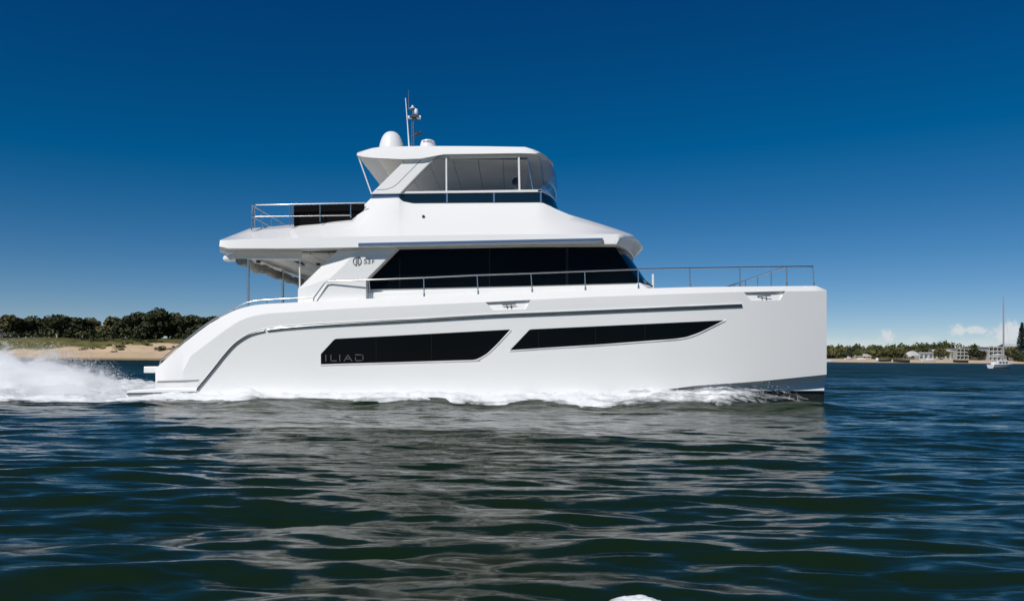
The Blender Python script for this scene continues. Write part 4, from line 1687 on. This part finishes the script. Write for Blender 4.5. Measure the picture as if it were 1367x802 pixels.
q.build('spreader', M['dark'], mo)
for px in (547.0, 558.8):
    q = MB()
    c = P(px, 157, MY)
    q.tube([c + Vector((-.05, 0, 0)), c + Vector((.06, 0, 0))], [.045, .055], 12)
    q.build('horn', M['radome'], mo, smooth=40)
q = MB()
q.prism([P(552.5, 178.5, MY - .07), P(563, 174.4, MY - .07), P(563, 176.0, MY - .07), P(556, 180.0, MY - .07), P(552.5, 181.0, MY - .07)], (0, .14, 0))
q.build('bracket', M['dark'], mo)

# ================================================================== the helmsman
def skin_body(name, verts, edges, radii, mat, parent, sub=2):
    me = bpy.data.meshes.new(name)
    me.from_pydata([Vector(v) for v in verts], edges, [])
    o = bpy.data.objects.new(name, me)
    COL.objects.link(o)
    sk = o.modifiers.new('skin', 'SKIN')
    lay = me.skin_vertices or None
    if not me.skin_vertices:
        bm = bmesh.new()
        bm.from_mesh(me)
        bm.verts.layers.skin.verify()
        bm.to_mesh(me)
        bm.free()
    for i, r in enumerate(radii):
        me.skin_vertices[0].data[i].radius = (r, r) if not isinstance(r, tuple) else r
        me.skin_vertices[0].data[i].use_root = i == 0
    ss = o.modifiers.new('sub', 'SUBSURF')
    ss.levels = ss.render_levels = sub
    me.materials.append(mat)
    o.parent = parent
    return o


pr = empty('person', (HX, HYY, zs + 1.03), 'dark haired person in a pale shirt seated at the flybridge helm', 'person')
V = [(0, 0, .10), (.02, 0, .28), (.03, 0, .46), (.03, 0, .56), (.04, 0, .64),          # pelvis .. neck
     (.045, 0, .70), (.06, 0, .79),                                                      # head
     (.03, -.19, .52), (.17, -.23, .28), (.42, -.17, .22), (.49, -.15, .21),             # near arm
     (.03, .19, .52), (.17, .23, .28), (.42, .17, .22), (.49, .15, .21),                 # far arm
     (.02, -.10, .07), (.42, -.11, .08), (.44, -.11, -.36), (.54, -.11, -.40),
     (.02, .10, .07), (.42, .11, .08), (.44, .11, -.36), (.54, .11, -.40)]
E = [(0, 1), (1, 2), (2, 3), (3, 4), (4, 5), (5, 6), (3, 7), (7, 8), (8, 9), (9, 10), (3, 11), (11, 12), (12, 13), (13, 14), (0, 15), (15, 16), (16, 17), (17, 18), (0, 19), (19, 20), (20, 21), (21, 22)]
Rr = [(.13, .16), (.12, .15), (.13, .17), (.09, .12), .055, .075, .085, .065, .048, .036, .036, .065, .048, .036, .036, .085, .062, .045, .04, .085, .062, .045, .04]
skin_body('body', V, E, Rr, M['skin'], pr)
shv = V[:4] + [(.035, 0, .60)] + [V[7], (.14, -.22, .33), V[11], (.14, .22, .33)]
skin_body('shirt', shv, [(0, 1), (1, 2), (2, 3), (3, 4), (3, 5), (5, 6), (3, 7), (7, 8)], [(.145, .175), (.135, .165), (.145, .185), (.10, .135), .06, .078, .06, .078, .06], M['shirt'], pr)
skin_body('trousers', [(0, 0, .08), V[15], (.42, -.11, .08), (.44, -.11, -.30), V[19], (.42, .11, .08), (.44, .11, -.30)], [(0, 1), (1, 2), (2, 3), (0, 4), (4, 5), (5, 6)], [(.14, .17), .095, .072, .058, .095, .072, .058], M['trouser'], pr)
hm = MB()
hc = Vector((.035, 0, .775))
rows = []
for i in range(10):
    a = R(-35 + i * 13.8)
    rows.append([hc + Vector((.112 * math.cos(a) * math.cos(t) - .015, .098 * math.cos(a) * math.sin(t), .118 * math.sin(a))) + Vector((-.02 if math.cos(t) < 0 else -.035 * math.cos(t) * (1 if a < .5 else 0), 0, 0))
                 for t in np.linspace(0, 2 * math.pi, 21)[:-1]])
hm.loops(rows)
ho = hm.build('hair', M['hair'], None, smooth=80)
ho.parent = pr
fm = MB()
fm.tube([(.135, 0, .755), (.165, 0, .735)], [.012, .016], 6)
fm.build('nose', M['skin'], None).parent = pr
hn = MB()
for s in (-1, 1):
    for k in range(4):
        y = s * (.15 - .018 * (k - 1.5))
        hn.tube([(.49, y, .215), (.535, y, .235), (.55, y, .215), (.535, y, .195)], [.010, .0095, .009, .0075], 6)
    hn.tube([(.48, s * .115, .22), (.515, s * .10, .24), (.535, s * .108, .235)], [.012, .011, .009], 6)
hn.build('fingers', M['skin'], None, smooth=70).parent = pr

# ================================================================== wake foam and spray
def foam_mat():
    mt, nt, b, out = new_mat('sea_foam')
    N, L = nt.nodes, nt.links
    b.inputs['Base Color'].default_value = (0.80, 0.82, 0.83, 1)
    b.inputs['Roughness'].default_value = 0.6
    b.inputs['Specular IOR Level'].default_value = .25
    at = N.new('ShaderNodeAttribute')
    at.attribute_name = 'cover'
    geo = N.new('ShaderNodeNewGeometry')
    mp = N.new('ShaderNodeMapping')
    mp.inputs['Scale'].default_value = (.38, 2.6, 2.6)
    L.new(geo.outputs['Position'], mp.inputs['Vector'])
    nz1 = N.new('ShaderNodeTexNoise')
    nz1.inputs['Scale'].default_value = 2.2
    nz1.inputs['Detail'].default_value = 9
    nz1.inputs['Roughness'].default_value = .68
    nz1.inputs['Distortion'].default_value = .5
    L.new(mp.outputs[0], nz1.inputs['Vector'])
    a = N.new('ShaderNodeMath')
    a.operation = 'MULTIPLY_ADD'
    L.new(nz1.outputs[0], a.inputs[0])
    a.inputs[1].default_value = 2.4
    a.inputs[2].default_value = -1.2
    s = N.new('ShaderNodeMath')
    s.operation = 'ADD'
    L.new(at.outputs['Fac'], s.inputs[0])
    L.new(a.outputs[0], s.inputs[1])
    k = N.new('ShaderNodeMath')
    k.operation = 'MULTIPLY_ADD'
    k.use_clamp = True
    L.new(s.outputs[0], k.inputs[0])
    k.inputs[1].default_value = 1.25
    k.inputs[2].default_value = -.22
    bp = N.new('ShaderNodeBump')
    bp.inputs['Strength'].default_value = .35
    bp.inputs['Distance'].default_value = .03
    L.new(nz1.outputs[0], bp.inputs['Height'])
    L.new(bp.outputs[0], b.inputs['Normal'])
    L.new(k.outputs[0], b.inputs['Alpha'])
    return mt


M['foam'] = foam_mat()


def fbm(x, y, s, seed, octv=4):
    return mnoise.fractal(Vector((x * s, y * s, seed)), .9, 2.1, octv)


def sheet(name, xs, vs, pos, cover, label, mat):
    verts, cov = [], []
    for x in xs:
        for v in vs:
            verts.append(pos(x, v))
            cov.append(cover(x, v))
    nv = len(vs)
    faces = [(i * nv + j, i * nv + j + 1, (i + 1) * nv + j + 1, (i + 1) * nv + j) for i in range(len(xs) - 1) for j in range(nv - 1)]
    me = bpy.data.meshes.new(name)
    me.from_pydata(verts, [], faces)
    at = me.attributes.new('cover', 'FLOAT', 'POINT')
    at.data.foreach_set('value', cov)
    me.polygons.foreach_set('use_smooth', [True] * len(faces))
    me.materials.append(mat)
    me.update()
    o = bpy.data.objects.new(name, me)
    COL.objects.link(o)
    tag(o, label, None, None, 'stuff')
    return o


def xpx(px, Y=18.0):
    return (px - CX) / FPX * Y


crest = itp([(xpx(-200), .20), (xpx(60), .16), (xpx(150), .06), (xpx(260), .14), (xpx(330), .22), (xpx(430), .20), (xpx(560), .24), (xpx(640), .20), (xpx(760), .23), (xpx(850), .38), (xpx(900), .47), (xpx(960), .54), (xpx(1010), .46), (xpx(1040), .38), (xpx(1070), .32), (xpx(1100), .2)])
wide = itp([(xpx(-200), 1.3), (xpx(150), 1.25), (xpx(300), 1.0), (xpx(450), .85), (xpx(620), 1.15), (xpx(760), 1.0), (xpx(900), .95), (xpx(990), .85), (xpx(1050), .5), (xpx(1100), .2)])
covx = itp([(xpx(-200), 1.6), (xpx(150), 1.4), (xpx(700), 1.15), (xpx(850), .95), (xpx(940), .90), (xpx(985), .62), (xpx(1020), .34), (xpx(1050), .15), (xpx(1085), .12), (xpx(1100), .05)])


def foam_pos(x, v):
    px = CX + x * FPX / 18.0
    Y0 = 18.12 + inset(px) + min(.15, max(0, (px - 760) / 120 * .15))
    w = wide(x) * (1 + .35 * fbm(x, 0, .9, 4))
    Y = Y0 - v * (w + .15)
    wz = float(water_h(np.array([x]), np.array([Y]), np.array([.06]))[0])
    lump = (.10 * fbm(x * .6, Y * 1.6, 1.6, 2) + .035 * fbm(x * .5, Y * 1.5, 4.5, 7)) * min(1, (1 - v) * 3 + .1)
    z = wz + .02 + crest(x) * (1 - v) ** 1.5 * (1 + .35 * fbm(x, 0, 1.1, 9)) + lump * (1 if px < 1000 else .5)
    if v > .62:
        z -= .09 * ((v - .62) / .38) ** 1.3
    return Vector((x, Y, z))


def foam_cov(x, v):
    return covx(x) * (1.0 - .15 * v) if v < .7 else covx(x) * (.9 - (v - .7) / .3 * 1.0)


sheet('foam', np.linspace(xpx(-260), xpx(1098), 900), np.linspace(0, 1, 34), foam_pos, foam_cov, 'white foam churning along the near side of the yacht', M['foam'])


# flat foam trail behind the stern
def wake_pos(x, v):
    Y = 17.0 + v * 9.0
    t = min(1, max(0, (xpx(185, 18) - x) / 2.2))
    z = .05 + .30 * t * math.exp(-((Y - 19) / 1.6) ** 2) + .22 * t * math.exp(-((Y - 23.8) / 1.5) ** 2) + .16 * fbm(x, Y, .9, 3) * t + .07 * fbm(x, Y, 2.8, 6)
    return Vector((x, Y, z))


sheet('wake', np.linspace(-22, xpx(205, 18), 260), np.linspace(0, 1, 80), wake_pos,
      lambda x, v: 1.0 * min(1, v * 9 + .1) * min(1, (1 - v) * 6), 'churned white wake water behind the stern', M['foam'])


# spray plume thrown up behind the stern: fine drops
plume_h = itp([(xpx(-330, 19), 1.80), (xpx(-100, 19), 1.68), (xpx(0, 19), 1.50), (xpx(60, 19), 1.32), (xpx(100, 19), 1.06), (xpx(130, 19), .84), (xpx(150, 19), .62), (xpx(170, 19), .34), (xpx(195, 19), .08)])


def spray_volume():
    x0, x1, y0, y1, z0, z1 = -19.0, xpx(200, 19), 17.5, 24.8, -.05, 2.1
    mb = MB()
    mb.box((x0, y0, z0), (x1, y1, z1))
    mt = bpy.data.materials.new('spray_mist')
    mt.use_nodes = True
    nt = mt.node_tree
    N, L = nt.nodes, nt.links
    N.clear()
    out = N.new('ShaderNodeOutputMaterial')
    pv = N.new('ShaderNodeVolumePrincipled')
    pv.inputs['Color'].default_value = (.985, .99, .995, 1)
    pv.inputs['Anisotropy'].default_value = .0
    geo = N.new('ShaderNodeNewGeometry')
    sp_ = N.new('ShaderNodeSeparateXYZ')
    L.new(geo.outputs['Position'], sp_.inputs[0])

    def mth(op, a, b=None, c=None, clamp=False):
        q = N.new('ShaderNodeMath')
        q.operation = op
        q.use_clamp = clamp
        for i, v in enumerate((a, b, c)):
            if v is None:
                continue
            if hasattr(v, 'is_linked'):
                L.new(v, q.inputs[i])
            else:
                q.inputs[i].default_value = v
        return q.outputs[0]
    # height of the plume along its length
    fc = N.new('ShaderNodeFloatCurve')
    cm = fc.mapping
    pts = [((xpx(p, 19) - x0) / (x1 - x0), plume_h(xpx(p, 19)) / 2.0) for p in (-330, -100, 0, 60, 100, 130, 150, 170, 195)]
    cv_ = cm.curves[0]
    cv_.points[0].location = (0, .78)
    cv_.points[1].location = (1, 0.0)
    for a, b in pts:
        if .01 < a < .99:
            cv_.points.new(a, b)
    for p_ in cv_.points:
        p_.handle_type = 'VECTOR'
    cm.update()
    xe = mth('MULTIPLY_ADD', mth('SUBTRACT', sp_.outputs[1], 18.6), .50, sp_.outputs[0])
    L.new(mth('DIVIDE', mth('SUBTRACT', xe, x0), x1 - x0), fc.inputs['Value'])
    hh = mth('MULTIPLY', fc.outputs[0], 1.72)
    # the two jets behind the two hulls
    yy = mth('ABSOLUTE', mth('SUBTRACT', sp_.outputs[1], 21.2))
    jet = mth('MULTIPLY_ADD', mth('ABSOLUTE', mth('SUBTRACT', yy, 2.1)), -.42, 1.0, clamp=True)
    hh = mth('MULTIPLY', hh, jet)
    nA = N.new('ShaderNodeTexNoise')
    nA.inputs['Scale'].default_value = 1.7
    nA.inputs['Detail'].default_value = 7
    nA.inputs['Roughness'].default_value = .62
    nA.inputs['Distortion'].default_value = .6
    mp = N.new('ShaderNodeMapping')
    mp.inputs['Scale'].default_value = (.85, 1.0, 1.35)
    L.new(geo.outputs['Position'], mp.inputs['Vector'])
    L.new(mp.outputs[0], nA.inputs['Vector'])
    rel = mth('SUBTRACT', 1.0, mth('DIVIDE', sp_.outputs[2], mth('MAXIMUM', hh, .02)))
    d = mth('ADD', rel, mth('MULTIPLY', mth('SUBTRACT', nA.outputs[0], .5), 3.0))
    d = mth('MULTIPLY_ADD', d, 1.6, -.12, clamp=True)
    d = mth('MULTIPLY', mth('MULTIPLY', d, d), 22.0)
    L.new(d, pv.inputs['Density'])
    L.new(pv.outputs[0], out.inputs['Volume'])
    o = mb.build('spray', mt)
    tag(o, 'white spray cloud thrown up behind the stern', None, None, 'stuff')


spray_volume()


def droplets(name, n, gen, label):
    base = [(1, 0, 0), (-1, 0, 0), (0, 1, 0), (0, -1, 0), (0, 0, 1), (0, 0, -1)]
    bf = [(0, 2, 4), (2, 1, 4), (1, 3, 4), (3, 0, 4), (2, 0, 5), (1, 2, 5), (3, 1, 5), (0, 3, 5)]
    vs, fs = [], []
    for _ in range(n):
        p, r, st_ = gen()
        b = len(vs)
        vs += [(p[0] + q[0] * r * st_, p[1] + q[1] * r, p[2] + q[2] * r) for q in base]
        fs += [(a + b, c + b, d + b) for a, c, d in bf]
    me = bpy.data.meshes.new(name)
    me.from_pydata(vs, [], fs)
    me.polygons.foreach_set('use_smooth', [True] * len(fs))
    me.materials.append(plain('water_drops', (.82, .84, .86), .3))
    o = bpy.data.objects.new(name, me)
    COL.objects.link(o)
    tag(o, label, None, None, 'stuff')


rng = np.random.default_rng(77)
LAST = []


def gen_drop():
    if not LAST or rng.uniform() < .06:
        px = rng.uniform(-260, 195) if rng.uniform() < .6 else rng.uniform(60, 190)
        Y = 18.3 + rng.uniform(0, 2.2) if rng.uniform() < .6 else rng.uniform(22.5, 24.6)
        x = xpx(px, 19)
        hx = x
        x -= (Y - 19) * .5
        h = plume_h(hx) * rng.uniform(.35, 1.12) * (.75 if Y > 21 else .95)
        LAST[:] = [x, Y, h]
    x, Y, h = LAST
    p = (x + rng.normal(0, .22), Y + rng.normal(0, .18), max(.1, h + rng.normal(0, .085)))
    r = .002 + .0042 * rng.uniform() ** 3
    return p, r, rng.uniform(1.5, 5.0)


droplets('spray_drops', 20000, gen_drop, 'flying drops of spray over the stern wake')


def gen_bow():
    px = rng.uniform(560, 1075)
    i = inset(px)
    x = xpx(px, 18)
    v = rng.uniform(0, .8)
    h = crest(x) * (1 - v) + abs(rng.normal(0, .07))
    return (x, 18.0 + i - v * wide(x), h + .05), .002 + .006 * rng.uniform() ** 3, rng.uniform(1.5, 4)


droplets('bow_drops', 1800, gen_bow, 'drops flung off the bow wave along the hull')


# clump of foam in the near water at the bottom of the picture
cand = [(abs(CAM_H - float(water_h(np.array([853 - CX]) / FPX * y, np.array([y]), np.array([.05]))[0]) - 331.0 / FPX * y), y) for y in np.linspace(2.4, 4.2, 90)]
fy_ = min(cand)[1]
fc_ = P(853, 806, fy_)


def near_pos(x, v):
    y = fc_.y - .12 + v * .24
    u = (x - fc_.x) / .15
    w = (v - .5) / .5
    z = float(water_h(np.array([x]), np.array([y]), np.array([.05]))[0])
    k = max(0, 1 - u * u - w * w)
    return Vector((x, y, z + .040 * k ** .5 * (1 + .4 * fbm(x, y, 14, 3)) - .01))


sheet('foam_clump', np.linspace(fc_.x - .16, fc_.x + .16, 50), np.linspace(0, 1, 40), near_pos,
      lambda x, v: 1.5 * max(0, 1 - ((x - fc_.x) / .15) ** 2 - ((v - .5) / .5) ** 2) ** .7 + .1, 'small white clump of foam in the near water', M['foam'])
